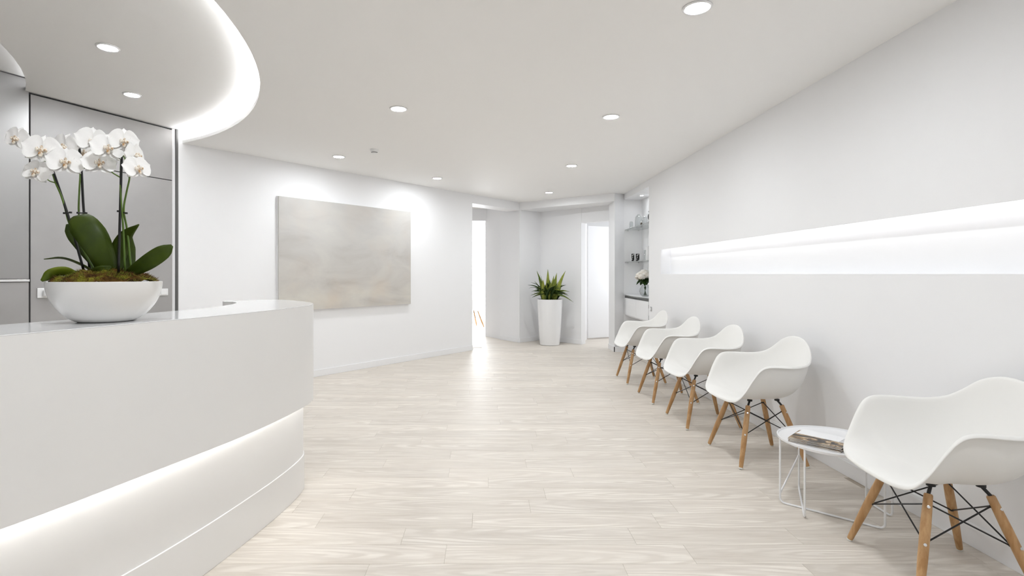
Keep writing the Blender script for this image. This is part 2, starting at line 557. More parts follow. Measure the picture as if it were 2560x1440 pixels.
PW = 0.16
rp = random.Random(3)
nrow = 48
for r in range(nrow):
    y0 = 1.30 + r * PW
    xl = max(-2.2, leftx(y0) - 0.03) if y0 > 5.4 else -2.2
    xr = XR - 0.004
    x = xl - rp.uniform(0.0, 0.7)
    while x < xr - 0.02:
        ln = rp.choice((0.78, 0.94, 1.1, 1.26))
        xa, xb = max(x, xl), min(x + ln, xr)
        x += ln
        if xb - xa < 0.05: continue
        hx, hy, b_ = (xb - xa) / 2 - 0.0004, PW / 2 - 0.0005, 0.0012
        g = G()
        v = [(-hx, -hy, -0.001), (hx, -hy, -0.001), (hx, hy, -0.001), (-hx, hy, -0.001),
             (-hx + b_, -hy + b_, 0), (hx - b_, -hy + b_, 0), (hx - b_, hy - b_, 0), (-hx + b_, hy - b_, 0)]
        g.add(v, [(4, 5, 6, 7), (0, 1, 5, 4), (1, 2, 6, 5), (2, 3, 7, 6), (3, 0, 4, 7)])
        p = obj('plank', g, M['plank'], floor, world=False)
        p.location = ((xa + xb) / 2, y0 + PW / 2, 0.0)

# ---- ceiling: flat part with the big curved cut-out over the desk
CC = Vector((-4.62, 2.29)); CR = 3.32
def circ(c, r, a, z):
    return Vector((c.x + r * math.cos(a), c.y + r * math.sin(a), z))
NA = 64
angs = [-math.pi / 2 + math.pi * i / NA for i in range(NA + 1)]
g = G()
edge = [circ(CC, CR, a, H) for a in angs]
g.strip(edge, [Vector((3.2, p.y, H)) for p in edge])
g.add([(-8, -2.8, H), (3.2, -2.8, H), (3.2, edge[0].y, H), (-8, edge[0].y, H)], [(0, 1, 2, 3)])
g.add([(-8, edge[-1].y, H), (4.2, edge[-1].y, H), (4.2, 14.4, H), (-8, 14.4, H)], [(0, 1, 2, 3)])
# lip of the cove: upright edge, ledge behind it and the back of the trough
lip_t = [circ(CC, CR, a, H + 0.03) for a in angs]
led_i = [circ(CC, CR + 0.012, a, H + 0.03) for a in angs]
led_l = [circ(CC, CR + 0.012, a, H + 0.006) for a in angs]
tr_b = [circ(CC, CR + 0.14, a, H + 0.006) for a in angs]
tr_t = [circ(CC, CR + 0.14, a, HT + 0.01) for a in angs]
for a_, b_ in ((edge, lip_t), (lip_t, led_i), (led_i, led_l), (led_l, tr_b), (tr_b, tr_t)):
    g.strip(a_, b_)
ceiling = struct('ceiling', g, M['ceiling'], 'off-white main ceiling with curved cut-out over the desk', 'ceiling', auto=35)

# tray ceiling over the desk with a second raised disc at the far left
def circum(a, b, c):
    d = 2 * (a.x * (b.y - c.y) + b.x * (c.y - a.y) + c.x * (a.y - b.y))
    ux = (a.length_squared * (b.y - c.y) + b.length_squared * (c.y - a.y) + c.length_squared * (a.y - b.y)) / d
    uy = (a.length_squared * (c.x - b.x) + b.length_squared * (a.x - c.x) + c.length_squared * (b.x - a.x)) / d
    return Vector((ux, uy))
q1, q2, q3 = Vector((-3.037, 3.244)), Vector((-3.20, 3.545)), Vector((-3.60, 4.06))
C2c = circum(q1, q2, q3); C2r = (q1 - C2c).length
ring = [2 * math.pi * i / 96 for i in range(97)]
g = G()
ie = [circ(C2c, C2r, a, HT) for a in ring]
oe = [circ(C2c, C2r + 5.0, a, HT) for a in ring]
g.strip(ie, oe)
iu = [circ(C2c, C2r, a, HT + 0.022) for a in ring]
ib = [circ(C2c, C2r + 0.08, a, HT + 0.022) for a in ring]
it = [circ(C2c, C2r + 0.08, a, HI + 0.06) for a in ring]
g.strip(ie, iu); g.strip(iu, ib); g.strip(ib, it)
struct('ceiling_tray', g, M['ceiling'], 'raised curved ceiling section above the reception desk', 'ceiling', auto=35)
g = G().add([circ(C2c, C2r + 0.1, a, HI + 0.06) for a in ring[:-1]], [tuple(range(96))])
struct('ceiling_disc', g, M['ceiling'], 'small raised ceiling recess at far left above steel panels', 'ceiling')

# hidden LED in the cove
cove_angs = [a for a in angs if -1.2 < a < 1.15]
g = G()
g.strip([circ(CC, CR + 0.030, a, H + 0.012) for a in cove_angs], [circ(CC, CR + 0.060, a, H + 0.012) for a in cove_angs])
o = obj('led_strip', g, M['cove_led'])
tag(own_origin(o), 'white LED strip glowing behind the curved ceiling edge', 'light strip')

g = G()
g.strip([circ(C2c, C2r + 0.025, a, HT + 0.026) for a in ring], [circ(C2c, C2r + 0.045, a, HT + 0.026) for a in ring])
o = obj('led_strip', g, M['disc_led'])
tag(own_origin(o), 'white LED strip inside the small ceiling recess at far left', 'light strip')

# ---- left wall with its wide opening
g = G()
seg_wall(g, A - LU * 0.05, B, -0.02, TOP, 0.30)
wl = struct('wall_left', g, M['wall'], 'white angled left wall carrying the large painting', 'wall')
g = G(); seg_wall(g, B, C, 2.43, TOP, 0.30)
struct('trim_1', g, M['wall'], 'white header over the left opening', 'lintel')
g = G(); g.pbox(A, LU, LN, 0.0, (B - A).length, 0.0, 0.012, 0.0, 0.085)
struct('baseboard_left', g, M['base'], 'white baseboard along the angled left wall', 'baseboard', bevel=0.003)

# block between opening and alcove, alcove walls, header, pier
C1 = Vector((0.255, 10.03)); C2 = Vector((-0.06, 10.50))
g = G()
nrm = Vector((0.8, 0.6))
g.prism([C, D, D + Vector((0.1, 0.1)), C2 + Vector((0.55, 0.35)), C2 + Vector((0.03, 0.03)), C1 + Vector((0.02, 0.015)), C1], -0.02, TOP)
struct('wall_block', g, M['wall'], 'white wall block between the bright opening and the plant alcove', 'wall')
g = G()
seg_wall(g, D, E, -0.02, TOP, 0.12)
struct('wall_back', g, M['wall'], 'white wall behind the tall planter', 'wall')
du = (E - D).normalized(); dn = Vector((du.y, -du.x))
if dn.y > 0: dn = -dn
g = G(); g.pbox(E, du, dn, 0.0, (Fp - E).length, -0.12, 0.018, -0.02, TOP)
struct('trim_2', g, M['wall'], 'white door pillar right of the planter', 'door pillar')
# door lintel
g = G(); g.pbox(Fp, du, dn, 0.0, 0.95, -0.12, 0.018, 2.175, TOP)
struct('trim_3', g, M['wall'], 'white lintel above the half-open door', 'lintel')
# long reveal behind the pillar
F2 = Vector((1.935, 10.05))
g = G(); seg_wall(g, Fp + Vector((0.0, 0.1)), F2, -0.02, TOP, 0.10)
struct('wall_reveal', g, M['wall'], 'narrow white door reveal with lock plates', 'wall')
# header over the alcove
g = G()
hd = (P1 - C)
g.prism([C, P1, P1 + Vector((0.25, 0.30)), Vector((2.6, 8.75)), Vector((2.4, 9.15)), E + Vector((0.35, 0.12)), D + Vector((0.05, 0.1))], 2.44, TOP)
struct('ceiling_alcove', g, M['wall'], 'lowered white ceiling over the plant alcove', 'ceiling')
# pier at the end of the right wall
g = G(); g.prism([P1, P2 + Vector((0.0, 0.12)), Vector((2.254, 8.54)), Vector((2.60, 8.54)), Vector((2.60, 8.82)), Vector((2.07, 8.82))], -0.02, TOP)
struct('wall_pier', g, M['wall'], 'white pier between the door and the glass shelf niche', 'wall')

# baseboards at the far end
g = G()
cd = (D - C).normalized(); cn = Vector((cd.y, -cd.x))
g.pbox(C, cd, cn, 0, (D - C).length, 0, 0.012, 0, 0.08)
g.pbox(D, du, dn, 0, (E - D).length, 0, 0.012, 0, 0.08)
g.pbox(E, du, dn, -0.005, (Fp - E).length + 0.012, 0.018, 0.030, 0, 0.08)
struct('baseboard_alcove', g, M['base'], 'white baseboard around the plant alcove', 'baseboard')
g = G()
g.box((2.058, 8.408, 0), (2.07, 8.82, 0.08)); g.box((2.058, 8.408, 0), (2.254, 8.42, 0.08))
struct('baseboard_pier', g, M['base'], 'white baseboard around the pier beside the shelves', 'baseboard')
g = G(); ju = (C1 - C).normalized(); jn = Vector((ju.y, -ju.x))
if jn.y > 0: jn = -jn
g.pbox(C, ju, jn, 0, (C1 - C).length, 0, 0.010, 0, 0.08)
struct('baseboard_opening', g, M['base'], 'white baseboard on the jamb of the bright opening', 'baseboard')

# ---- right wall: light niche and shelf niche as real recesses
NY0, NY1, NZ0, NZ1, ND = 0.55, 6.736, 1.260, 1.575, 0.125     # light niche
SY0, SY1, SZ1, SD = 7.235, 8.54, 2.48, 0.296                  # shelf niche
g = G()
ys = [-2.6, NY0, NY1, SY0, SY1]; zs = [-0.02, NZ0, NZ1, SZ1, TOP]
for i in range(len(ys) - 1):
    for j in range(len(zs) - 1):
        if i == 1 and j == 1: continue
        if i == 3 and j < 3: continue
        g.add([(XR, ys[i], zs[j]), (XR, ys[i + 1], zs[j]), (XR, ys[i + 1], zs[j + 1]), (XR, ys[i], zs[j + 1])], [(0, 1, 2, 3)])
def quad(g, *p): g.add(p, [(0, 1, 2, 3)])
nb = XR + ND; nt = NZ1 + 0.075
quad(g, (nb, NY0, NZ0), (nb, NY1, NZ0), (nb, NY1, nt), (nb, NY0, nt))                 # niche back
quad(g, (XR, NY0, NZ0), (XR, NY1, NZ0), (nb, NY1, NZ0), (nb, NY0, NZ0))               # sill
quad(g, (XR, NY1, NZ0), (nb, NY1, NZ0), (nb, NY1, nt), (XR, NY1, nt))                 # far end
quad(g, (XR, NY0, NZ0), (nb, NY0, NZ0), (nb, NY0, nt), (XR, NY0, nt))                 # near end
quad(g, (XR, NY0, nt), (XR, NY1, nt), (nb, NY1, nt), (nb, NY0, nt))                   # top
LT = 0.014                                                                            # lip in front of the LED
quad(g, (XR, NY0, NZ1), (XR, NY1, NZ1), (XR + LT, NY1, NZ1), (XR + LT, NY0, NZ1))
quad(g, (XR + LT, NY0, NZ1), (XR + LT, NY1, NZ1), (XR + LT, NY1, nt), (XR + LT, NY0, nt))
sb = XR + SD
quad(g, (sb, SY0, -0.02), (sb, SY1, -0.02), (sb, SY1, SZ1), (sb, SY0, SZ1))
quad(g, (XR, SY0, -0.02), (sb, SY0, -0.02), (sb, SY0, SZ1), (XR, SY0, SZ1))
quad(g, (XR, SY0, SZ1), (XR, SY1, SZ1), (sb, SY1, SZ1), (sb, SY0, SZ1))
# outer skin so that no light leaks
quad(g, (2.7, -2.6, -0.02), (2.7, 8.8, -0.02), (2.7, 8.8, TOP), (2.7, -2.6, TOP))
wr = struct('wall_right', g, M['wall'], 'long white right wall with a lit horizontal niche', 'wall')
g = G(); g.box((XR - 0.014, -2.6, 0.0), (XR, SY0, 0.092)); g.box((XR - 0.008, -2.6, 0.092), (XR, SY0, 0.104))
struct('baseboard_right', g, M['base'], 'white stepped baseboard along the right wall', 'baseboard', bevel=0.002)
g = G(); g.box((XR + LT + 0.003, NY0 + 0.01, NZ1 + 0.045), (XR + LT + 0.012, NY1 - 0.004, NZ1 + 0.060))
o = obj('led_strip', g, M['niche_led'])
tag(own_origin(o), 'white LED strip hidden in the top of the long wall niche', 'light strip')

# ---- wall behind the desk (dark backing) and walls behind the camera
g = G()
g.pbox(A, GU, GN, -0.06, 6.6, -0.16, -0.035, -0.02, TOP)
struct('wall_desk', g, M['gap'], 'dark backing wall behind the grey panels', 'wall')
g = G()
g.box((-6.3, -2.8, -0.02), (2.8, -2.6, TOP)); 
struct('wall_rear', g, M['wall'], 'white rear wall of the reception', 'wall')
g = G(); g.box((-6.35, -2.8, -0.02), (-6.15, 0.2, TOP))
struct('wall_side', g, M['wall'], 'white side wall behind the desk', 'wall')

# ---- rooms beyond the openings
g = G()
g.box((-4.4, 13.3, -0.02), (-1.5, 13.42, TOP)); g.box((0.5, 13.3, -0.02), (1.5, 13.42, TOP))
g.box((-1.5, 13.3, 2.45), (0.5, 13.42, TOP)); g.box((-1.5, 13.3, -0.02), (0.5, 13.42, 0.05))
g.box((-4.5, 8.0, -0.02), (-4.4, 13.42, TOP)); g.box((1.4, 10.6, -0.02), (1.5, 13.42, TOP))
struct('wall_far_room', g, M['wall'], 'white walls of the bright room beyond the left opening', 'wall')
g = G(); g.box((-4.4, 10.50, 2.335), (0.55, 10.62, TOP)); g.box((-4.4, 10.50, -0.02), (-1.25, 10.62, TOP))
struct('trim_4', g, M['wall'], 'white inner doorway of the bright room', 'lintel')
# window of the far room: frame, mullion, bright pane
w = G()
for x0, x1, z0, z1 in ((-1.5, -1.44, 0.05, 2.45), (0.44, 0.5, 0.05, 2.45), (-1.5, 0.5, 0.05, 0.11), (-1.5, 0.5, 2.39, 2.45), (-0.53, -0.47, 0.05, 2.45)):
    w.box((x0, 13.27, z0), (x1, 13.33, z1))
win = struct('window_1', w, M['white_metal'], 'tall overexposed window in the room beyond', 'window')
for x0, x1 in ((-1.44, -0.53), (-0.47, 0.44)):
    pg = G().add([(x0, 13.31, 0.11), (x1, 13.31, 0.11), (x1, 13.31, 2.39), (x0, 13.31, 2.39)], [(0, 1, 2, 3)])
    obj('window_pane', pg, M['win'], win)
# room behind the door
g = G()
g.box((1.5, 11.6, -0.02), (4.2, 11.72, TOP)); g.box((4.1, 8.0, -0.02), (4.2, 11.72, TOP))
g.box((2.56, 8.4, -0.02), (4.2, 8.5, TOP))
struct('wall_side_room', g, M['wall'], 'white walls of the room behind the door', 'wall')
w = G()
for y0, y1, z0, z1 in ((8.95, 9.0, 0.8, 2.3), (10.5, 10.55, 0.8, 2.3), (8.95, 10.55, 0.75, 0.8), (8.95, 10.55, 2.3, 2.35)):
    w.box((4.04, y0, z0), (4.1, y1, z1))
win2 = struct('window_2', w, M['white_metal'], 'window lighting the room behind the door', 'window')
pg = G().add([(4.08, 9.0, 0.8), (4.08, 10.5, 0.8), (4.08, 10.5, 2.3), (4.08, 9.0, 2.3)], [(0, 1, 2, 3)])
obj('window_pane', pg, M['win2'], win2)
# door leaf standing open
dl0 = Vector((1.950, 10.06)); dlu = Vector((0.80, 0.36)).normalized(); dln = Vector((dlu.y, -dlu.x))
g = G(); g.pbox(dl0, dlu, dln, 0, 0.86, -0.02, 0.02, 0.02, 2.19)
door = struct('door_1', g, M['white_metal'], 'plain white door standing half open', 'door', bevel=0.002)
g = G(); g.pbox(dl0, dlu, dln, 0.74, 0.80, 0.02, 0.028, 0.95, 1.15); g.pbox(dl0, dlu, dln, 0.66, 0.78, 0.05, 0.065, 1.03, 1.045)
obj('door_handle', g, M['chrome'], door, bevel=0.002)
ru = (F2 - Fp).normalized(); rn = Vector((ru.y, -ru.x))
g = G(); g.pbox(Fp + Vector((0, 0.1)), ru, rn, 0.20, 0.235, 0, 0.006, 1.195, 1.255); g.pbox(Fp + Vector((0, 0.1)), ru, rn, 0.235, 0.26, 0, 0.006, 1.20, 1.215)
o = obj('strike_plate', g, M['chrome']); tag(own_origin(o), 'upper small metal strike plate on the door frame', 'lock plate', 'door frame lock plates')
g = G(); g.pbox(Fp + Vector((0, 0.1)), ru, rn, 0.20, 0.235, 0, 0.006, 1.095, 1.155)
o = obj('strike_plate', g, M['chrome']); tag(own_origin(o), 'lower small metal strike plate on the door frame', 'lock plate', 'door frame lock plates')

# ================================================================ GREY PANEL WALL BEHIND THE DESK
def panel_unit(name, label, parts):
    t = thing(name, label, 'wall panel', (A.x + GU.x * parts[0][1], A.y + GU.y * parts[0][1], 0))
    for nm, t0, t1, d0, d1, z0, z1, m in parts:
        obj(nm, G().pbox(A, GU, GN, t0, t1, d0, d1, z0, z1), m, t, bevel=0.0015)
    return t
panel_unit('tall_wall_panel', 'plain grey full-height wall panel unit behind the orchid',
           [('door_panel', 0.055, 1.195, -0.03, 0.0, 0.0, 2.180, M['panel']),
            ('upper_panel', 0.055, 1.195, -0.03, 0.0, 2.187, 2.682, M['panel']),
            ('edge_profile', 0.000, 0.022, -0.03, 0.012, 0.0, 2.70, M['channel'])])
panel_unit('steel_wall_panel', 'brushed steel wall panel unit at the far left edge',
           [('upper_panel', 1.207, 3.2, -0.03, 0.004, 1.222, HI + 0.05, M['steel']),
            ('shelf_rail', 1.205, 3.2, -0.03, 0.012, 1.200, 1.218, M['chrome']),
            ('lower_panel', 1.207, 3.2, -0.03, 0.002, 0.0, 1.196, M['panel'])])
# sockets on the grey panel
t = thing('wall_socket', 'white double wall socket left of the orchid bowl', 'socket', (A.x + GU.x * 1.08, A.y + GU.y * 1.08, 1.068))
obj('cover_plate', G().pbox(A, GU, GN, 0.985, 1.155, 0.0, 0.010, 1.068, 1.148), M['plastic'], t, bevel=0.003)
gg = G().pbox(A, GU, GN, 1.00, 1.125, 0.010, 0.045, 1.08, 1.132)
pl_ = obj('plug', gg, M['plastic'], t, bevel=0.012, bevseg=3)
obj('socket_slot', G().pbox(A, GU, GN, 1.075, 1.09, 0.044, 0.0465, 1.088, 1.094), M['grille'], pl_)
t = thing('wall_switch', 'white rounded wall switch right of the orchid bowl', 'switch', (A.x + GU.x * 0.14, A.y + GU.y * 0.14, 1.05))
obj('cover_plate', G().pbox(A, GU, GN, 0.100, 0.185, 0.0, 0.010, 1.050, 1.118), M['plastic'], t, bevel=0.006, bevseg=3)
obj('rocker', G().pbox(A, GU, GN, 0.112, 0.173, 0.010, 0.016, 1.060, 1.108), M['plastic'], t, bevel=0.004)

# ================================================================ RECEPTION DESK
ZT, ZB = 1.092, 0.56
front = [(-2.05, .3), (-1.76, .7), (-1.54, 1.05), (-1.335, 1.42), (-1.185, 1.83), (-1.050, 2.25), (-.980, 2.6), (-.962, 2.85), (-1.015, 3.02), (-1.15, 3.22), (-1.305, 3.375), (-1.44, 3.41)]
hook = [(-1.54, 3.33), (-1.625, 3.235), (-1.615, 3.19)]
inner = [(-1.53, 3.14), (-1.455, 3.02), (-1.405, 2.82), (-1.39, 2.6), (-1.425, 2.37), (-1.50, 2.05), (-1.585, 1.80), (-1.66, 1.60), (-1.86, 1.2), (-2.1, .75), (-2.35, .35)]
outline = catmull([Vector((x, y, 0)) for x, y in front + hook + inner], 8)
pf = [(-2.14, .3), (-1.86, .7), (-1.64, 1.05), (-1.435, 1.42), (-1.285, 1.825), (-1.190, 2.17), (-1.120, 2.524), (-1.084, 2.78), (-1.074, 3.0), (-1.104, 3.12), (-1.19, 3.23), (-1.30, 3.27)]
pback = [(-1.38, 3.2), (-1.36, 3.0), (-1.33, 2.6), (-1.38, 2.3), (-1.46, 2.0), (-1.62, 1.6), (-1.82, 1.2), (-2.06, .75), (-2.30, .33)]
pfront = catmull([Vector((x, y, 0)) for x, y in pf], 8)
pout = pfront + [Vector((x, y, 0)) for x, y in pback]
def offset_line(pts, d):
    out = []
    for i, p in enumerate(pts):
        t = (pts[min(i + 1, len(pts) - 1)] - pts[max(i - 1, 0)]).normalized()
        out.append(p + Vector((t.y, -t.x, 0)) * d)
    return out
desk = thing('reception_desk', 'curved white reception desk with glowing strip along its plinth', 'reception desk', (-1.3, 2.2, 0))
obj('desk_body', G().prism(outline, ZB, ZT - 0.003), M['desk'], desk, auto=30)
obj('worktop', G().prism(outline, ZT - 0.003, ZT), M['worktop'], desk, bevel=0.0015, auto=30)
obj('plinth', G().prism(pout, 0.2, ZB), M['desk'], desk, auto=30)
sk = offset_line(pfront, 0.006) + [Vector((x, y, 0)) for x, y in pback]
obj('skirting', G().prism(sk, 0.0, 0.2), M['desk'], desk, bevel=0.002, auto=30)
la = [p + Vector((0, 0, ZB - 0.004)) for p in offset_line(pfront, 0.012)]
lb = [p + Vector((0, 0, ZB - 0.004)) for p in offset_line(pfront, 0.028)]
o = obj('led_strip', G().strip(la, lb), M['desk_led'], desk)

# ================================================================ PAINTING
tp0 = (Vector((-2.418, 5.988)) - A).dot(LU); tp1 = (Vector((-1.136, 7.533)) - A).dot(LU)
PB = A + LU * tp0; PL = tp1 - tp0
t = thing('painting', 'large pale abstract cloudscape canvas on the left wall', 'painting', (PB.x, PB.y, 0.83), math.atan2(LU.y, LU.x))
g = G().box((0.0, -0.046, 0.0), (PL, -0.044, 1.325))
obj('canvas', g, M['painting'], t, world=False)
g = G().box((0.0, -0.044, 0.0), (PL, -0.018, 1.325))
obj('stretcher', g, M['canvas_edge'], t, world=False)
g = G().box((-0.004, -0.018, -0.004), (PL + 0.004, -0.001, 1.329))
obj('mount_frame', g, M['white_metal'], t, world=False)

# ================================================================ CEILING FITTINGS
def downlight(x, y, z, label, group, r=0.055):
    t = thing('downlight', label, 'downlight', (x, y, z), 0, group)
    obj('trim_ring', G().lathe([(r + 0.004, -0.001), (r + 0.016, -0.001), (r + 0.014, -0.006), (r + 0.004, -0.008), (r, -0.004), (r, 0.0)], 32, close=False), M['white_metal'], t, smooth=True, world=False)
    obj('lens', G().lathe([(0.001, -0.0105), (r * 0.6, -0.009), (r, -0.005)], 20, close=True), M['down'], t, world=False)
    return t
for x, y, lb in (( 1.035, 2.557, 'round ceiling downlight nearest the camera above the chairs'),
                 ( 1.035, 4.33, 'second round ceiling downlight over the row of chairs'),
                 ( 1.025, 6.29, 'third round ceiling downlight over the row of chairs'),
                 ( 1.0, 8.36, 'farthest round ceiling downlight in front of the plant alcove'),
                 (-0.70, 4.12, 'large bright ceiling downlight right of the curved cove'),
                 (-1.651, 5.80, 'ceiling downlight over the left part of the painting'),
                 (-0.678, 7.107, 'ceiling downlight near the right end of the painting'),
                 ( 1.035, 0.60, 'ceiling downlight above the camera on the chair side'),
                 ( 1.035, -1.35, 'rearmost ceiling downlight on the chair side'),
                 (-0.70, 1.15, 'ceiling downlight above the camera on the desk side'),
                 (-0.70, -1.4, 'rearmost ceiling downlight on the desk side')):
    downlight(x, y, H, lb, 'downlights in the main ceiling')
for x, y, lb in ((-2.405, 3.30, 'larger left downlight in the raised ceiling over the desk'),
                 (-2.845, 4.17, 'smaller right downlight in the raised ceiling near the grey panels'),
                 (-2.05, 2.40, 'nearest downlight in the raised ceiling over the desk')):
    downlight(x, y, HT, lb, 'downlights over the desk', 0.05)
t = thing('smoke_detector', 'small white smoke detector on the ceiling above the painting', 'smoke detector', (-1.185, 5.48, H))
obj('base', G().lathe([(0.046, 0.0), (0.046, -0.008), (0.036, -0.028), (0.034, -0.030)], 32), M['plastic'], t, smooth=False, world=False, auto=40)
obj('sensor_slot', G().lathe([(0.0335, -0.030), (0.030, -0.036)], 32), M['grille'], t, world=False)
obj('cap', G().lathe([(0.031, -0.036), (0.030, -0.042), (0.012, -0.045)], 32), M['plastic'], t, world=False, auto=40)

# ================================================================ ARMCHAIRS
rim_half = [(.272, 0, .428), (.270, .10, .430), (.259, .182, .434), (.234, .231, .452), (.199, .258, .506), (.158, .277, .590),
            (.122, .289, .648), (.083, .297, .670), (.02, .303, .672), (-.07, .300, .668), (-.145, .286, .672), (-.200, .258, .690),
            (-.236, .212, .732), (-.258, .150, .785), (-.270, .075, .815), (-.273, 0, .823)]
rim_pts = rim_half + [(x, -y, z) for x, y, z in rim_half[-2:0:-1]]
rim = catmull([Vector(p) for p in rim_pts], 4, closed=True)

def shell_geo():
    c0 = Vector((0.0, 0.0, 0.414))
    g = G()
    rows = []
    NR = 18
    n = len(rim)
    cols = []
    for i, R in enumerate(rim):
        d = Vector((R.x - c0.x, R.y - c0.y, 0)); L = d.length; u = d / L
        hgt = R.z - c0.z
        front_w = max(0.0, min(1.0, (R.x - 0.14) / 0.12)) * max(0.0, min(1.0, (0.56 - R.z) / 0.12))   # 1 on the front edge
        p1 = c0 + u * (L * 0.58)
        p1.z = c0.z + 0.0
        k2 = 0.90 * (1 - front_w) + 0.84 * front_w
        p2 = c0 + u * (L * k2)
        p2.z = c0.z + hgt * 0.22 * (1 - front_w) + (hgt + 0.026) * front_w
        # shallow lumbar lean of the back
        col = []
        for j in range(1, NR + 1):
            s = j / NR
            a = (1 - s) ** 3; b = 3 * s * (1 - s) ** 2; c = 3 * s * s * (1 - s); e_ = s ** 3
            col.append(c0 * a + p1 * b + p2 * c + R * e_)
        # rolled rim: outward and slightly down
        armw = max(0.0, 1 - abs(R.x + 0.02) / 0.20) * (1.0 if abs(R.y) > 0.2 else 0.0)
        sidew = max(0.0, min(1.0, (abs(R.y) - 0.20) / 0.05)) * (1.0 if R.x > 0 else 0.0)
        out = 0.009 + max(0.017 * armw, 0.012 * sidew)
        tan = (col[-1] - col[-2]).normalized()
        o1 = R + u * out * 0.45 + Vector((0, 0, 0.003 * (1 - front_w))) + tan * 0.003
        o2 = R + u * out * 0.95 + Vector((0, 0, -0.001 - 0.006 * front_w))
        o3 = R + u * out * 1.2 + Vector((0, 0, -0.006 - 0.010 * front_w))
        cols.append(col + [o1, o2, o3])
    m = len(cols[0])
    v = [c0] + [p for c in cols for p in c]
    f = []
    for i in range(n):
        i2 = (i + 1) % n
        f.append((0, 1 + i * m, 1 + i2 * m))
        for j in range(m - 1):
            f.append((1 + i * m + j, 1 + i * m + j + 1, 1 + i2 * m + j + 1, 1 + i2 * m + j))
    return g.add(v, f)

leg_top = {('f', 1): (.125, .135, .385), ('b', 1): (-.105, .12, .385)}
leg_foot = {('f', 1): (.2235, .2385, .010), ('b', 1): (-.2235, .213, .010)}
def leg_ends(fb, s):
    a, b = leg_top[(fb, 1)], leg_foot[(fb, 1)]
    return Vector((a[0], a[1] * s, a[2])), Vector((b[0], b[1] * s, b[2]))
def leg_point(fb, s, z):
    a, b = leg_ends(fb, s)
    return a + (b - a) * ((a.z - z) / (a.z - b.z))

def make_chair():
    t = thing('armchair', 'x', 'chair')
    o = obj('shell', shell_geo(), M['shell'], t, smooth=True, world=False)
    md = o.modifiers.new('thickness', 'SOLIDIFY'); md.thickness = 0.0055; md.offset = 0
    md = o.modifiers.new('smooth', 'SUBSURF'); md.levels = 1; md.render_levels = 1
    for fb in 'fb':
        for s in (1, -1):
            a, b = leg_ends(fb, s)
            d = (b - a)
            pts = [a + d * k for k in (0, .012, .3, .62, .97, 1.0)]
            lg = obj('leg', G().tube(pts, [.0120, .0150, .0175, .0168, .0128, .0118], 18), M['wood'], t, smooth=False, world=False, auto=40)
            dn_ = d.normalized()
            obj('glide', G().tube([b + dn_ * -0.001, b + dn_ * 0.004, b + dn_ * 0.0085], [.0122, .0122, .0105], 14), M['glide'], lg, world=False)
            outv = Vector((0.35 if fb == 'f' else -0.35, s * 1.0, 0.25)).normalized()
            outv = (outv - dn_ * outv.dot(dn_)).normalized()
            for z in (0.338, 0.205):
                c = leg_point(fb, s, z)
                obj('bolt', G().tube([c + outv * 0.014, c + outv * 0.0185, c + outv * 0.0188], [.0058, .0058, .0035], 12), M['chrome'], lg, world=False)
            # black bracket from leg to shell
            top = a + Vector((-0.02 if fb == 'f' else 0.02, -0.018 * s, 0.030))
            g = G().tube([a - dn_ * -0.03, a, a + (top - a) * 0.6, top], [.0062, .0066, .0066, .0066], 10)
            g.tube([top - Vector((0, 0, 0.004)), top + Vector((0, 0, 0.006))], [0.016, 0.016], 14)
            obj('mount_bracket', g, M['black'], t, world=False, smooth=False, auto=40)
    # crossing wire struts on all four sides
    prs = [(('f', 1), ('f', -1)), (('b', 1), ('b', -1)), (('f', 1), ('b', 1)), (('f', -1), ('b', -1))]
    for p, q in prs:
        for lo, hi in ((p, q), (q, p)):
            l = leg_point(lo[0], lo[1], 0.205); h = leg_point(hi[0], hi[1], 0.345)
            cen = Vector((0, 0, 0.25))
            l2 = l + (Vector((cen.x, cen.y, l.z)) - l).normalized() * 0.012
            h2 = h + (Vector((cen.x, cen.y, h.z)) - h).normalized() * 0.012
            g = G().tube([l2, h2], 0.0031, 8)
            for e1, e2 in ((l2, h2), (h2, l2)):
                dd = (e2 - e1).normalized()
                g.tube([e1 - dd * 0.006, e1 + dd * 0.010], [0.0072, 0.0045], 10)
            obj('strut', g, M['black'], t, world=False, auto=40)
    return t

chair0 = make_chair()
spots = [(1.902, 2.188, 172, 'white shell armchair nearest the camera, right of the side table'),
         (1.862, 3.592, 180, 'white shell armchair just behind the round side table'),
         (1.840, 4.432, 180, 'white shell armchair in the middle of the row of five'),
         (1.830, 5.265, 180, 'fourth white shell armchair from the camera along the wall'),
         (1.825, 6.165, 180, 'farthest white shell armchair in the row beside the shelf niche'),
         (-0.36, 12.35, 205, 'faint white armchair in the bright room beyond the opening')]
for i, (x, y, a, lb) in enumerate(spots):
    c = chair0 if i == 0 else copy_tree(chair0)
    c.location = (x, y, 0.0); c.rotation_euler = (0, 0, math.radians(a))
    c['label'] = lb
    c['group'] = 'white shell armchairs'

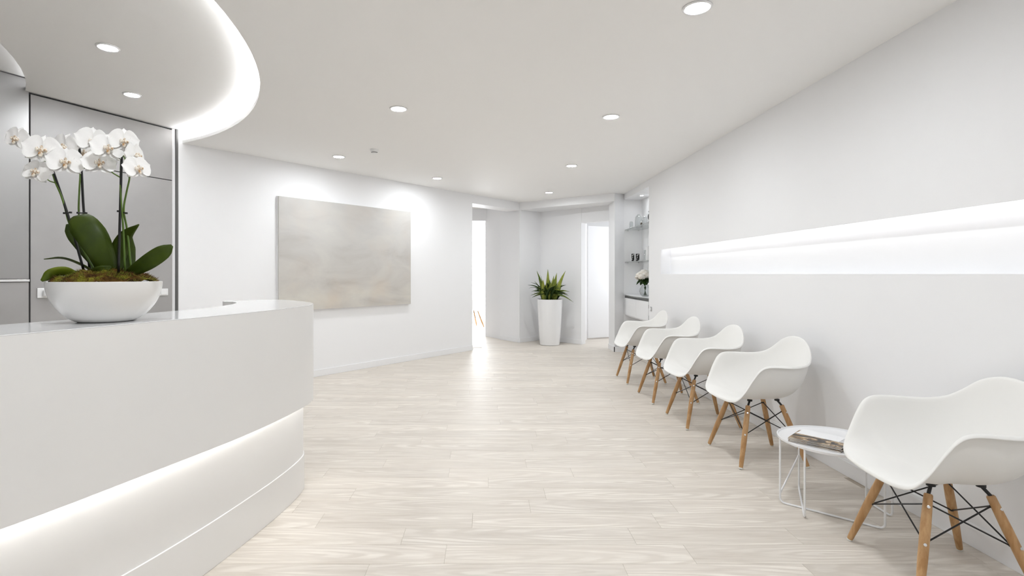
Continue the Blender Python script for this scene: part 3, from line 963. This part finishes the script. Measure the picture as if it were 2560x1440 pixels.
# ================================================================ SIDE TABLE, MAGAZINES
TX, TY, TZ, TR = 1.862, 2.795, 0.36, 0.265
t = thing('side_table', 'low round white metal side table between the nearest chairs', 'side table', (TX, TY, 0))
obj('tray_top', G().lathe([(0.001, TZ - 0.006), (TR - 0.012, TZ - 0.006), (TR - 0.002, TZ - 0.002), (TR, TZ + 0.010), (TR - 0.004, TZ + 0.0105), (TR - 0.007, TZ + 0.002), (TR - 0.016, TZ), (0.001, TZ)], 72), M['white_metal'], t, world=False, auto=40)
def rimp(deg, z, r=TR - 0.008):
    return Vector((r * math.cos(math.radians(deg)), r * math.sin(math.radians(deg)), z))
def u_frame(a0, a1, nm='leg_frame'):
    p, q = rimp(a0, 0), rimp(a1, 0)
    d = (q - p).normalized()
    zf = 0.0055
    pts = [p + Vector((0, 0, TZ - 0.004)), p + Vector((0, 0, 0.03))]
    pts += [p + d * (0.024 * (1 - math.cos(k))) + Vector((0, 0, zf + 0.0245 * (1 - math.sin(k)))) for k in (0.4, 0.8, 1.2, math.pi / 2)]
    pts += [q - d * (0.024 * (1 - math.cos(k))) + Vector((0, 0, zf + 0.0245 * (1 - math.sin(k)))) for k in (math.pi / 2, 1.2, 0.8, 0.4)]
    pts += [q + Vector((0, 0, 0.03)), q + Vector((0, 0, TZ - 0.004))]
    return obj(nm, G().tube(pts, 0.0052, 10), M['white_metal'], t, world=False, smooth=False, auto=50)
u_frame(165, 292); u_frame(208, 97); u_frame(20, -25)
g = G().tube([rimp(165, 0.055), rimp(97, 0.20)], 0.0045, 10)
obj('brace', g, M['white_metal'], t, world=False, auto=50)

mc = Vector((1.754, 2.752)); mu = Vector((1.768 - 1.604, 2.591 - 2.77)).normalized(); mn = Vector((-mu.y, mu.x))
mz = TZ + 0.0005
mags = [('magazine at the bottom of the stack on the side table', 0.006, -2.0, 0.000),
        ('magazine second from the bottom of the stack on the side table', 0.006, 1.2, 0.003),
        ('magazine second from the top of the stack on the side table', 0.005, -0.8, -0.002),
        ('topmost magazine with a dark and gold cover on the side table', 0.006, 0.5, 0.001)]
ma = math.atan2(mu.y, mu.x)
for i, (lb, th, rot, sh) in enumerate(mags):
    tm = thing('magazine', lb, 'magazine', (mc.x + mn.x * 0.022 + sh, mc.y + mn.y * 0.022, mz), ma + math.radians(rot), 'magazines on the side table')
    hx, hy = 0.122, 0.092
    obj('pages', G().box((-hx + 0.002, -hy + 0.002, 0.0006), (hx - 0.002, hy, th - 0.0006)), M['pages'], tm, world=False)
    obj('cover', G().box((-hx, -hy, th - 0.0006), (hx, hy, th)).box((-hx, -hy, 0), (hx, hy, 0.0006)).box((-hx, hy, 0), (hx, hy + 0.001, th)), M['cover'], tm, world=False)
    mz += th + 0.0004
tm = thing('leaflet', 'white paper leaflet lying on the magazine stack', 'leaflet', (mc.x + mn.x * 0.085 + mu.x * 0.005, mc.y + mn.y * 0.085 + mu.y * 0.005, mz), ma + math.radians(-3))
obj('sheet', G().box((-0.118, -0.055, 0), (0.085, 0.055, 0.0012)), M['paper'], tm, world=False)
obj('printed_end', G().box((0.085, -0.055, 0), (0.125, 0.055, 0.0012)), M['leaflet_print'], tm, world=False)

# ================================================================ SHELF NICHE
t = thing('niche_cabinet', 'white wall-hung cabinet at the bottom of the shelf niche', 'cabinet', (XR + 0.15, 7.88, 0.58))
obj('body', G().box((XR + 0.022, SY0 + 0.004, 0.58), (sb - 0.002, SY1 - 0.004, 0.885)), M['white_metal'], t)
for y0, y1 in ((SY0 + 0.03, 7.86), (7.868, SY1 - 0.006)):
    d_ = obj('drawer_front', G().box((XR + 0.002, y0, 0.600), (XR + 0.020, y1, 0.872)), M['white_metal'], t, bevel=0.0015)
obj('shadow_joint', G().box((XR + 0.012, SY0 + 0.004, 0.872), (XR + 0.024, SY1 - 0.004, 0.905)), M['channel'], t)
top = []
n = 14
for k in range(n + 1):
    y = SY0 + 0.003 + (SY1 - SY0 - 0.006) * k / n
    top.append(Vector((XR + 0.012 - 0.035 * math.sin(math.pi * k / n), y, 0)))
top += [Vector((sb - 0.002, SY1 - 0.003, 0)), Vector((sb - 0.002, SY0 + 0.003, 0))]
o = obj('worktop', G().prism(top, 0.905, 0.920), M['glass_edge'], t)
obj('worktop_surface', G().prism([p for p in top], 0.9201, 0.924), M['white_metal'], t)
obj('hinge', G().box((XR + 0.001, SY0 + 0.006, 0.78), (XR + 0.012, SY0 + 0.018, 0.83)).box((XR + 0.001, SY0 + 0.006, 0.62), (XR + 0.012, SY0 + 0.018, 0.68)), M['gap'], t)

def glass_shelf(z, label):
    s = thing('glass_shelf', label, 'shelf', (XR + 0.15, 7.88, z - 0.008), 0, 'glass shelves in the niche')
    obj('pane', G().box((XR + 0.016, SY0 + 0.003, z - 0.008), (sb - 0.003, SY1 - 0.003, z)), M['shelf_glass'], s)
    obj('front_edge', G().box((XR + 0.012, SY0 + 0.003, z - 0.008), (XR + 0.016, SY1 - 0.003, z)), M['shelf_edge'], s)
    for x in (XR + 0.06, sb - 0.06):
        for y in (SY1 - 0.014, SY0 + 0.014):
            obj('shelf_pin', G().lathe([(0.009, 0), (0.011, 0.006), (0.011, 0.012)], 14, (x, y, z - 0.0202)), M['chrome'], s)
glass_shelf(1.985, 'upper glass shelf in the wall niche holding glassware')
glass_shelf(1.457, 'lower glass shelf in the wall niche holding two small photos')
for x, y, lb in ((2.40, 8.06, 'small recessed spotlight in the niche ceiling, farther one'), (2.40, 7.50, 'small recessed spotlight in the niche ceiling, nearer one')):
    t = thing('niche_spotlight', lb, 'spotlight', (x, y, SZ1), 0, 'spotlights in the shelf niche')
    obj('trim_ring', G().lathe([(0.024, -0.001), (0.034, -0.001), (0.032, -0.006), (0.024, -0.006)], 24, close=False), M['chrome'], t, world=False)
    obj('lens', G().lathe([(0.001, -0.006), (0.024, -0.005)], 24), M['small_lens'], t, world=False)

def glassware(name, label, cat, x, y, z, prof, extra=None, grp='glassware on the niche shelves'):
    t = thing(name, label, cat, (x, y, z), 0, grp)
    obj('glass_body', G().lathe(prof, 28, close=False), M['vessel_glass'], t, world=False, smooth=True)
    return t
def wall_prof(out, th=0.003, base=0.005):
    """outer profile bottom-up -> closed thin-walled vessel profile"""
    inn = [(max(r - th, 0.0008), max(z, base)) for r, z in out]
    return [(0.0008, 0.0)] + out + inn[::-1] + [(0.0008, base)]
zs1 = 1.9855
g1 = glassware('glass_jar', 'large domed glass jar on the upper niche shelf', 'jar', 2.395, 8.20, zs1,
               wall_prof([(0.045, 0.0), (0.056, 0.02), (0.058, 0.12), (0.052, 0.17), (0.035, 0.195), (0.022, 0.20), (0.018, 0.215)]))
g2 = glassware('glass_tumbler', 'small glass beside the large jar on the upper niche shelf', 'glass', 2.300, 8.28, zs1,
               wall_prof([(0.024, 0.0), (0.028, 0.03), (0.030, 0.09), (0.020, 0.11)]))
g3 = glassware('glass_jar', 'tall glass jar at the right of the upper niche shelf', 'jar', 2.405, 7.92, zs1,
               wall_prof([(0.035, 0.0), (0.04, 0.02), (0.04, 0.13), (0.03, 0.15)]))
g4 = glassware('glass_cylinder', 'clear glass cylinder on the lower niche shelf', 'vase', 2.40, 7.83, 1.4575,
               wall_prof([(0.034, 0.0), (0.035, 0.01), (0.035, 0.165)]))
t = thing('perfume_bottle', 'small dark golden bottle on the upper niche shelf', 'bottle', (2.385, 8.02, zs1), 0)
obj('bottle_body', G().lathe([(0.010, 0), (0.016, 0.012), (0.017, 0.055), (0.010, 0.065)], 20), mat('amber', (0.10, 0.075, 0.05), 0.2), t, world=False, auto=40)
obj('stopper', G().lathe([(0.008, 0.066), (0.011, 0.074), (0.008, 0.09)], 16), M['chrome'], t, world=False, auto=40)
t = thing('figurine', 'small dark bird figurine at the niche edge, upper shelf', 'figurine', (2.345, 7.50, zs1))
obj('figure', G().ellipsoid((0, 0, 0.10), (0.022, 0.03, 0.05)).ellipsoid((0, 0.005, 0.175), (0.013, 0.016, 0.015)).tube([(0, 0, 0), (0, 0, 0.06)], [0.02, 0.006], 12), M['gap'], t, world=False, smooth=True)
t = thing('lidded_candle', 'white candle in the glass at the lower niche shelf edge', 'candle', (2.37, 7.62, 1.4575))
obj('candle_body', G().lathe([(0.034, 0), (0.034, 0.2)], 24), M['plastic'], t, world=False, auto=40)
obj('wick', G().tube([(0, 0, 0.199), (0.001, 0, 0.212)], 0.0015, 6), M['gap'], t, world=False)
for x, w_, lb in ((2.318, 0.052, 'left small black-and-white photo on the lower niche shelf'), (2.392, 0.066, 'right small black-and-white photo on the lower niche shelf')):
    t = thing('photo_frame', lb, 'photo', (x, 8.25, 1.4575), 0, 'two small photos on the shelf')
    obj('frame', G().box((-w_ / 2, 0.0, 0), (w_ / 2, 0.012, 0.136)), M['white_metal'], t, world=False, bevel=0.001)
    obj('picture', G().box((-w_ / 2 + 0.004, -0.001, 0.008), (w_ / 2 - 0.004, 0.0, 0.124)), M['photo_bw'], t, world=False)

# vase of white hydrangeas
rv = random.Random(11)
t = thing('flower_vase', 'glass vase of cream flowers and dark leaves in the niche', 'flower vase', (2.375, 7.80, 0.9245))
obj('vase', G().lathe(wall_prof([(0.04, 0), (0.075, 0.03), (0.088, 0.075), (0.08, 0.115), (0.058, 0.145), (0.05, 0.165), (0.056, 0.175)]), 32, close=False), M['vessel_glass'], t, world=False, smooth=True)
for k in range(7):
    a = k * 0.9; d = Vector((math.cos(a), math.sin(a), 0))
    obj('stalk', G().tube([d * 0.02 + Vector((0, 0, 0.012)), d * -0.012 + Vector((0, 0, 0.13)), d * 0.05 + Vector((0, 0, 0.27))], 0.004, 6), M['hleaf'], t, world=False)
def lumpy(seed, amp=0.22, fr=4.0):
    return lambda d: 1.0 + amp * mnoise.noise(d * fr + Vector((seed, seed * 2, 0))) + amp * 0.6 * mnoise.noise(d * fr * 3 + Vector((0, seed, seed)))
for k, (x, y, z, r) in enumerate(((-0.07, 0.0, 0.315, 0.062), (0.0, -0.07, 0.325, 0.065), (0.03, 0.05, 0.335, 0.066), (-0.02, 0.09, 0.305, 0.06), (0.08, -0.02, 0.32, 0.06), (-0.02, 0.0, 0.35, 0.06), (-0.075, -0.085, 0.295, 0.05), (-0.06, 0.13, 0.29, 0.05))):
    obj('flower_head', G().ellipsoid((x, y, z), (r, r, r * 0.8), 26, 16, lumpy(k + 1, 0.34, 5.0)), M['hydrangea'], t, world=False, smooth=True)

def leaf_geo(center, widths, side, fold=0.25, n=12, m=5, thick=True):
    """curved blade: centre line, half widths, side vectors (one per end, blended), V-fold along the midrib"""
    pts = catmull(center, max(2, n // (len(center) - 1)))
    N_ = len(pts)
    rows = []
    for i, p in enumerate(pts):
        s = i / (N_ - 1)
        k = s * (len(widths) - 1); i0 = min(int(k), len(widths) - 2); fr = k - i0
        fr = fr * fr * (3 - 2 * fr) if False else fr
        w = widths[i0] * (1 - fr) + widths[i0 + 1] * fr
        t = (pts[min(i + 1, N_ - 1)] - pts[max(i - 1, 0)]).normalized()
        sv = side[0].lerp(side[1], s)
        sv = (sv - t * sv.dot(t)).normalized()
        nv = t.cross(sv).normalized()
        row = []
        for j in range(m):
            q = -1 + 2 * j / (m - 1)
            row.append(p + sv * (w * q) + nv * (fold * w * (abs(q) ** 1.4)))
        rows.append(row)
    return G().grid(rows)

def leaf_obj(name, center, widths, side, m, parent, fold=0.25, world=True, n=12, th=0.0012):
    o = obj(name, leaf_geo(center, widths, side, fold, n), m, parent, smooth=True, world=world)
    md = o.modifiers.new('thickness', 'SOLIDIFY'); md.thickness = th; md.offset = 0
    return o

for k in range(40):
    a = rv.uniform(0, 2 * math.pi); r = rv.uniform(0.08, 0.155)
    b0 = Vector((0.02 * math.cos(a), 0.02 * math.sin(a), rv.uniform(0.18, 0.24)))
    tip = Vector((max(-0.105, min(0.13, r * math.cos(a))), r * math.sin(a), rv.uniform(0.16, 0.28)))
    midp = (b0 + tip) / 2 + Vector((0, 0, 0.03))
    side = Vector((-math.sin(a), math.cos(a), rv.uniform(-0.4, 0.4)))
    leaf_obj('leaf', [b0, midp, tip], [0.006, 0.03, 0.036, 0.026, 0.003], (side, side), M['hleaf'], t, world=False)

# tiny square switch on the right wall beside the niche
t = thing('wall_switch', 'small square grey switch on the right wall beside the niche', 'switch', (XR, 7.13, 0.75))
obj('cover_plate', G().box((XR - 0.009, 7.10, 0.752), (XR, 7.155, 0.812)), mat('grey_switch', (0.5, 0.5, 0.5), 0.35), t, bevel=0.003)
obj('rocker', G().box((XR - 0.013, 7.112, 0.766), (XR - 0.009, 7.143, 0.798)), M['plastic'], t, bevel=0.002)

# ================================================================ TALL PLANTER
PLX, PLY = 1.122, 9.28
t = thing('planter', 'tall tapered white planter with strap-leaved green plant in the alcove', 'planter', (PLX, PLY, 0))
obj('pot', G().lathe([(0.160, 0.0), (0.172, 0.004), (0.176, 0.02), (0.200, 0.30), (0.226, 0.80), (0.226, 0.812), (0.216, 0.812), (0.212, 0.76)], 64, close=True), M['pot'], t, world=False, auto=45)
obj('soil', G().lathe([(0.001, 0.795), (0.10, 0.79), (0.213, 0.778)], 40), M['soil'], t, world=False)
rl = random.Random(21)
def strap(b, az, length, up, droop, width, m, roll=0.0):
    d = Vector((math.cos(az), math.sin(az), 0))
    pts = []
    for k in range(5):
        s = k / 4
        pts.append(b + d * (length * (s * (1 - up) + 0.35 * s * s * droop)) + Vector((0, 0, length * (up * s * 1.15 - droop * 0.75 * s * s))))
    side = Vector((-d.y, d.x, 0)) + Vector((0, 0, roll))
    leaf_obj('leaf', pts, [width * 0.35, width * 0.85, width, width * 0.8, width * 0.45, width * 0.04], (side, side), m, t, fold=0.35, world=False, n=12)
for k in range(80):
    az = rl.uniform(0, 2 * math.pi)
    b = Vector((rl.uniform(-0.13, 0.13), rl.uniform(-0.13, 0.13), 0.785))
    tall = rl.random()
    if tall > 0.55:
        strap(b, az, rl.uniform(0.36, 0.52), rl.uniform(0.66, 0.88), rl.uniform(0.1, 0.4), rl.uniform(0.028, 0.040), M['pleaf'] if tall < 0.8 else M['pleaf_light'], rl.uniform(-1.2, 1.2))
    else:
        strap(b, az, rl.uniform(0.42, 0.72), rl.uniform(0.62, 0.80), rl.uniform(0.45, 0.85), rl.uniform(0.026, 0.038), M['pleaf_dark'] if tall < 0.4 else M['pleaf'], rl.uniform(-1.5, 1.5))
# the tall leaves that shape its outline, facing the room
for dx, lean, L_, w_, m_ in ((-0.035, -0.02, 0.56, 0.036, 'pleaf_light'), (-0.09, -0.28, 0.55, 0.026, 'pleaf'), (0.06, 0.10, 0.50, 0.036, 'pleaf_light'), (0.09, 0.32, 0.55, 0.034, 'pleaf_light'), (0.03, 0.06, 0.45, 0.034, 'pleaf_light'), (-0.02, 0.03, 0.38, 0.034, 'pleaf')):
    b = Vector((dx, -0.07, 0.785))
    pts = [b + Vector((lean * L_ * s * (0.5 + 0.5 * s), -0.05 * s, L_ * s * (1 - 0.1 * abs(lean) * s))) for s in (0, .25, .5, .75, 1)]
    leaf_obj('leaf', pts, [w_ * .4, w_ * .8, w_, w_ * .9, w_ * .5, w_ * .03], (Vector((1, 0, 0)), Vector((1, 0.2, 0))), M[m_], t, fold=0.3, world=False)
for az, L_, dr in ((math.pi + 0.15, 0.52, 0.75), (math.pi - 0.3, 0.46, 0.85), (-0.12, 0.52, 1.05), (0.2, 0.58, 0.62), (-0.3, 0.46, 0.9)):
    strap(Vector((0.02 * math.cos(az), -0.05, 0.80)), az, L_, 0.62, dr, 0.03, M['pleaf'], 0.9)

# ================================================================ ORCHID BOWL ON THE DESK
OY = 1.86
OB = Vector(((266 - PX) / F_PX * OY, OY, ZT + 0.0005))
t = thing('orchid_bowl', 'white glazed bowl of white orchids standing on the desk', 'potted orchid', OB)
BR, BH = 0.171, 0.140
prof = []
for k in range(15):
    s = k / 14
    r = 0.082 + (BR - 0.082) * math.sin(s * math.pi / 2) ** 0.86
    z = BH * s ** 1.25
    prof.append((r, z))
full = [(0.06, 0.003), (0.076, 0.0)] + prof + [(BR - 0.002, BH + 0.0015), (BR - 0.005, BH)] + [(max(r - 0.006, 0.01), max(z, 0.012)) for r, z in prof[::-1][1:]] 
obj('bowl', G().lathe(full, 96, close=True), M['bowl'], t, world=False, auto=50)
# moss mound
g = G()
rows = []
for i in range(18):
    r = 0.001 + (BR - 0.012) * i / 17
    row = []
    for k in range(65):
        a = 2 * math.pi * k / 64
        p = Vector((r * math.cos(a), r * math.sin(a), 0))
        h = 0.046 * (1 - (r / BR) ** 2.6) + 0.012 * mnoise.noise(p * 22) + 0.006 * mnoise.noise(p * 70 + Vector((3, 1, 0)))
        row.append(p + Vector((0, 0, BH - 0.012 + max(h, -0.004) + 0.006)))
    rows.append(row)
g.grid(rows)
moss = obj('moss', g, M['moss'], t, world=False, smooth=True)
rm = random.Random(5)
g1, g2 = G(), G()
for k in range(5200):
    r = (BR - 0.016) * math.sqrt(rm.random()); a = rm.uniform(0, 2 * math.pi)
    p = Vector((r * math.cos(a), r * math.sin(a), 0))
    h = 0.046 * (1 - (r / BR) ** 2.6) + 0.012 * mnoise.noise(p * 22) + 0.006 * mnoise.noise(p * 70 + Vector((3, 1, 0)))
    p.z = BH - 0.008 + max(h, -0.004)
    d = Vector((math.cos(a) * 0.7 + rm.uniform(-0.7, 0.7), math.sin(a) * 0.7 + rm.uniform(-0.7, 0.7), rm.uniform(0.2, 1.0))).normalized()
    sd = d.cross(Vector((rm.random(), rm.random(), rm.random()))).normalized() * rm.uniform(0.0006, 0.0012)
    L_ = rm.uniform(0.006, 0.018)
    gg = g1 if mnoise.noise(p * 14 + Vector((9, 2, 0))) + rm.uniform(-0.25, 0.25) > 0.02 else g2
    gg.add([p - sd, p + sd, p + d * L_], [(0, 1, 2)])
o = obj('moss_fibre', g1, mat('moss_green', (0.20, 0.22, 0.025), 0.9), t, world=False); o['kind'] = 'stuff'
o = obj('moss_fibre', g2, mat('moss_brown', (0.13, 0.065, 0.018), 0.9), t, world=False); o['kind'] = 'stuff'

def Z1(zx, zy, dy=0.0):
    """zoom coordinates (0,280 + .4028) -> world"""
    return at(zx * 0.4028, 280 + zy * 0.4028, OY + dy)
X_ = Vector((1, 0.0, 0)); V_ = Vector((0, 0, 1))
view = Vector((-0.59, 0.80, 0))      # direction from camera to the bowl
sidev = Vector((0.80, 0.59, 0))      # across the view
def oleaf(pts, widths, s0, s1, m='leaf', fold=0.22):
    leaf_obj('leaf', [Z1(*p) for p in pts], widths, (s0, s1), M[m], t, fold=fold, n=16, th=0.002)
oleaf([(690, 1010, 0), (655, 930, -.02), (585, 790, -.05), (500, 690, -.05), (438, 662, -.04)], [.014, .026, .036, .043, .047, .046, .038, .012], (sidev + V_ * 0.7).normalized(), (sidev * 0.75 + V_ * 0.9).normalized())
oleaf([(600, 960, .03), (520, 850, .04), (450, 760, .03), (420, 695, .02)], [.012, .017, .020, .020, .016, .005], (sidev + V_ * 0.6).normalized(), (sidev + V_ * 0.6).normalized())
oleaf([(800, 1000, -.01), (900, 945, -.03), (1000, 880, -.04), (1068, 828, -.03)], [.014, .020, .025, .028, .0285, .026, .019, .005], (V_ + sidev * -0.35).normalized(), (V_ + sidev * -0.2).normalized(), 'leaf')
oleaf([(728, 990, .02), (735, 880, .02), (780, 770, .01), (862, 698, -.02)], [.014, .023, .028, .027, .021, .012, .002], (sidev + V_ * -0.3).normalized(), (sidev * 0.8 + V_ * -0.6).normalized())
oleaf([(800, 990, .04), (805, 880, .05), (812, 770, .05)], [.014, .019, .017, .004], sidev, sidev)
oleaf([(590, 1000, .0), (500, 950, .01), (390, 910, .0), (273, 914, -.02)], [.010, .013, .012, .009, .002], (view * -1 + V_ * 0.35).normalized(), (view * -1 + V_ * 0.3).normalized(), 'leaf')
oleaf([(470, 1010, -.05), (400, 992, -.08), (320, 1005, -.10), (257, 1048, -.10)], [.010, .015, .019, .020, .018, .013, .004], (V_ * 0.8 - view * 0.55 + sidev * 0.3).normalized(), (V_ * 0.7 - view * 0.5 + sidev * 0.5).normalized(), 'leaf_light')
oleaf([(560, 1010, -.04), (620, 985, -.06), (690, 960, -.05)], [.010, .018, .014, .003], (V_ * 0.9 + sidev * -0.3).normalized(), V_)

# stakes and stems
for p in ([(527, 1010, 0), (425, 650, -.01), (322, 345, -.02)],
          [(560, 1010, .03), (522, 640, .03), (505, 350, .03), (488, 190, .03)],
          [(735, 1010, -.03), (745, 640, -.02), (756, 245, -.02)]):
    obj('stake', G().tube(catmull([Z1(*q) for q in p], 4), 0.0042, 10), M['stake'], t, smooth=True)
stems = [[(600, 1005, .01), (500, 830, .01), (430, 690, .0), (405, 600, -.01), (380, 520, -.02), (345, 440, -.02), (320, 370, -.02), (270, 290, -.01), (200, 240, .0), (130, 190, .01)],
         [(575, 1000, .04), (520, 830, .035), (490, 640, .025), (493, 480, .02), (497, 370, .03), (480, 270, .05), (440, 220, .06)],
         [(815, 990, .02), (790, 740, .01), (768, 610, -.01), (785, 500, -.015), (805, 400, -.02), (792, 330, -.02), (760, 265, -.02), (700, 215, .0), (600, 190, .02)],
         [(775, 990, .0), (765, 720, -.01), (752, 560, -.02), (748, 420, -.02), (752, 290, -.01), (775, 210, .0)]]
for p in stems:
    pts = catmull([Z1(*q) for q in p], 4)
    n_ = len(pts)
    obj('stem', G().tube(pts, [0.0036 * (1 - 0.45 * i / n_) for i in range(n_)], 8), M['stem'], t, smooth=True)
for a_, b_ in (((400, 628), (438, 624)), ((484, 626), (534, 628)), ((734, 616), (784, 628))):
    g = G().tube([Z1(*a_, -.015), Z1(*b_, -.010)], 0.0022, 8)
    for q in (a_, b_):
        c = Z1(*q, -.012)
        g.tube([c + Vector((0, 0, -0.003)), c + Vector((0, 0, 0.003))], 0.0045, 10)
    obj('clip', g, M['stake'], t)

# blossoms
def petal_geo(L_, w_, shape=0.75, cup=0.12, droop=-0.10, n=9, m=9):
    rows = []
    for i in range(n):
        s = i / (n - 1)
        ww = w_ * (math.sin(math.pi * min(1.0, (s ** shape) * 0.97 + 0.03)) ** 0.62) if 0 < i < n - 1 else (w_ * 0.12 if i == 0 else w_ * 0.10)
        row = []
        for j in range(m):
            q = -1 + 2 * j / (m - 1)
            # rounded outer end
            x = L_ * (s - 0.06 * (q * q) * s)
            row.append(Vector((x, ww * q, cup * ww * q * q + droop * L_ * s * s + 0.0012 * math.sin(5 * q + 6 * s))))
        rows.append(row)
    return G().grid(rows)
def meshof(g, m, smooth=True):
    me = mesh('petal', g.v, g.f, smooth); me.materials.append(m); return me
ME_P = meshof(petal_geo(0.050, 0.036, 0.95, 0.10, -0.10), M['petal'])
ME_S = meshof(petal_geo(0.046, 0.020, 0.80, 0.16, -0.14), M['petal'])
def lip_mesh():
    g = G()
    g.ellipsoid((0, -0.004, 0.007), (0.0055, 0.006, 0.007), 12, 8)
    g.ellipsoid((0, 0.003, 0.009), (0.0032, 0.004, 0.006), 10, 6)
    for s in (-1, 1):
        g.ellipsoid((s * 0.0075, -0.003, 0.009), (0.0035, 0.0055, 0.006), 10, 6)
    g.ellipsoid((0, -0.013, 0.009), (0.0045, 0.007, 0.003), 10, 6)
    g.v = [p * 1.25 for p in g.v]
    return meshof(g, M['lip'])
ME_L = lip_mesh()
ME_LB = meshof(G().ellipsoid((0, -0.004, 0.003), (0.011, 0.011, 0.003), 14, 6), M['petal'])
def blossom(zx, zy, dy, yaw, pitch, roll, sc=1.0):
    """yaw: degrees the face turns from straight at the camera (positive: to the right)"""
    c = Z1(zx, zy, dy) - OB
    fdir = Vector((0.59, -0.80, 0.0))
    fdir = Matrix.Rotation(math.radians(yaw), 3, 'Z') @ fdir
    right = Vector((0, 0, 1)).cross(fdir).normalized()
    fdir = (Matrix.Rotation(math.radians(pitch), 3, right) @ fdir).normalized()
    up = fdir.cross(right)
    R = Matrix((right, up, fdir)).transposed() @ Matrix.Rotation(math.radians(roll), 3, 'Z')
    f = bpy.data.objects.new('flower', ME_L); link(f, t)
    f.matrix_local = Matrix.Translation(c) @ R.to_4x4() @ Matrix.Scale(sc, 4)
    def sub(nm, me, ang, zoff, s=1.0):
        o = bpy.data.objects.new(nm, me); link(o, f)
        o.matrix_local = Matrix.Translation((0, 0, zoff)) @ Matrix.Rotation(math.radians(ang), 4, 'Z') @ Matrix.Scale(s, 4)
    sub('throat', ME_LB, 0, 0.0)
    sub('petal', ME_P, 14, 0.0022); sub('petal', ME_P, 166, 0.0022)
    sub('sepal', ME_S, 90, -0.0012, 1.02); sub('sepal', ME_S, 218, -0.0016); sub('sepal', ME_S, 322, -0.0016)
for b in ((108, 165, .0, -34, 0, -18, .95), (262, 235, -.06, -6, -8, -6, 1.22), (405, 215, .01, -38, 4, -16, 1.05), (232, 372, -.05, -26, -14, -14, 1.0),
          (408, 310, -.07, -2, -10, -2, 1.18), (575, 180, .0, 12, 0, -4, 1.12), (615, 318, -.04, 4, -22, 2, 1.10), (668, 222, -.06, 8, -6, 0, 1.08),
          (768, 180, -.03, 6, 0, -2, 1.0), (838, 268, -.02, 50, -4, 14, .98), (852, 348, -.04, 22, -8, 10, .98), (345, 285, .05, -10, 0, 6, 1.05),
          (520, 250, .06, 0, 4, 0, 1.0), (790, 265, .06, 20, 0, 0, .9)):
    blossom(*b)
# short flower stalks
for a_, b_ in (((345, 440), (275, 405)), ((497, 350), (548, 335)), ((745, 405), (665, 345)), ((795, 400), (840, 372)), ((785, 305), (815, 280)), ((750, 290), (705, 262))):
    p0, p1 = Z1(*a_, -.02), Z1(*b_, -.03)
    obj('flower_stalk', G().tube([p0, (p0 + p1) / 2 + Vector((0, 0, -0.004)), p1], [.0024, .002, .0016], 8), M['stem'], t, smooth=True)
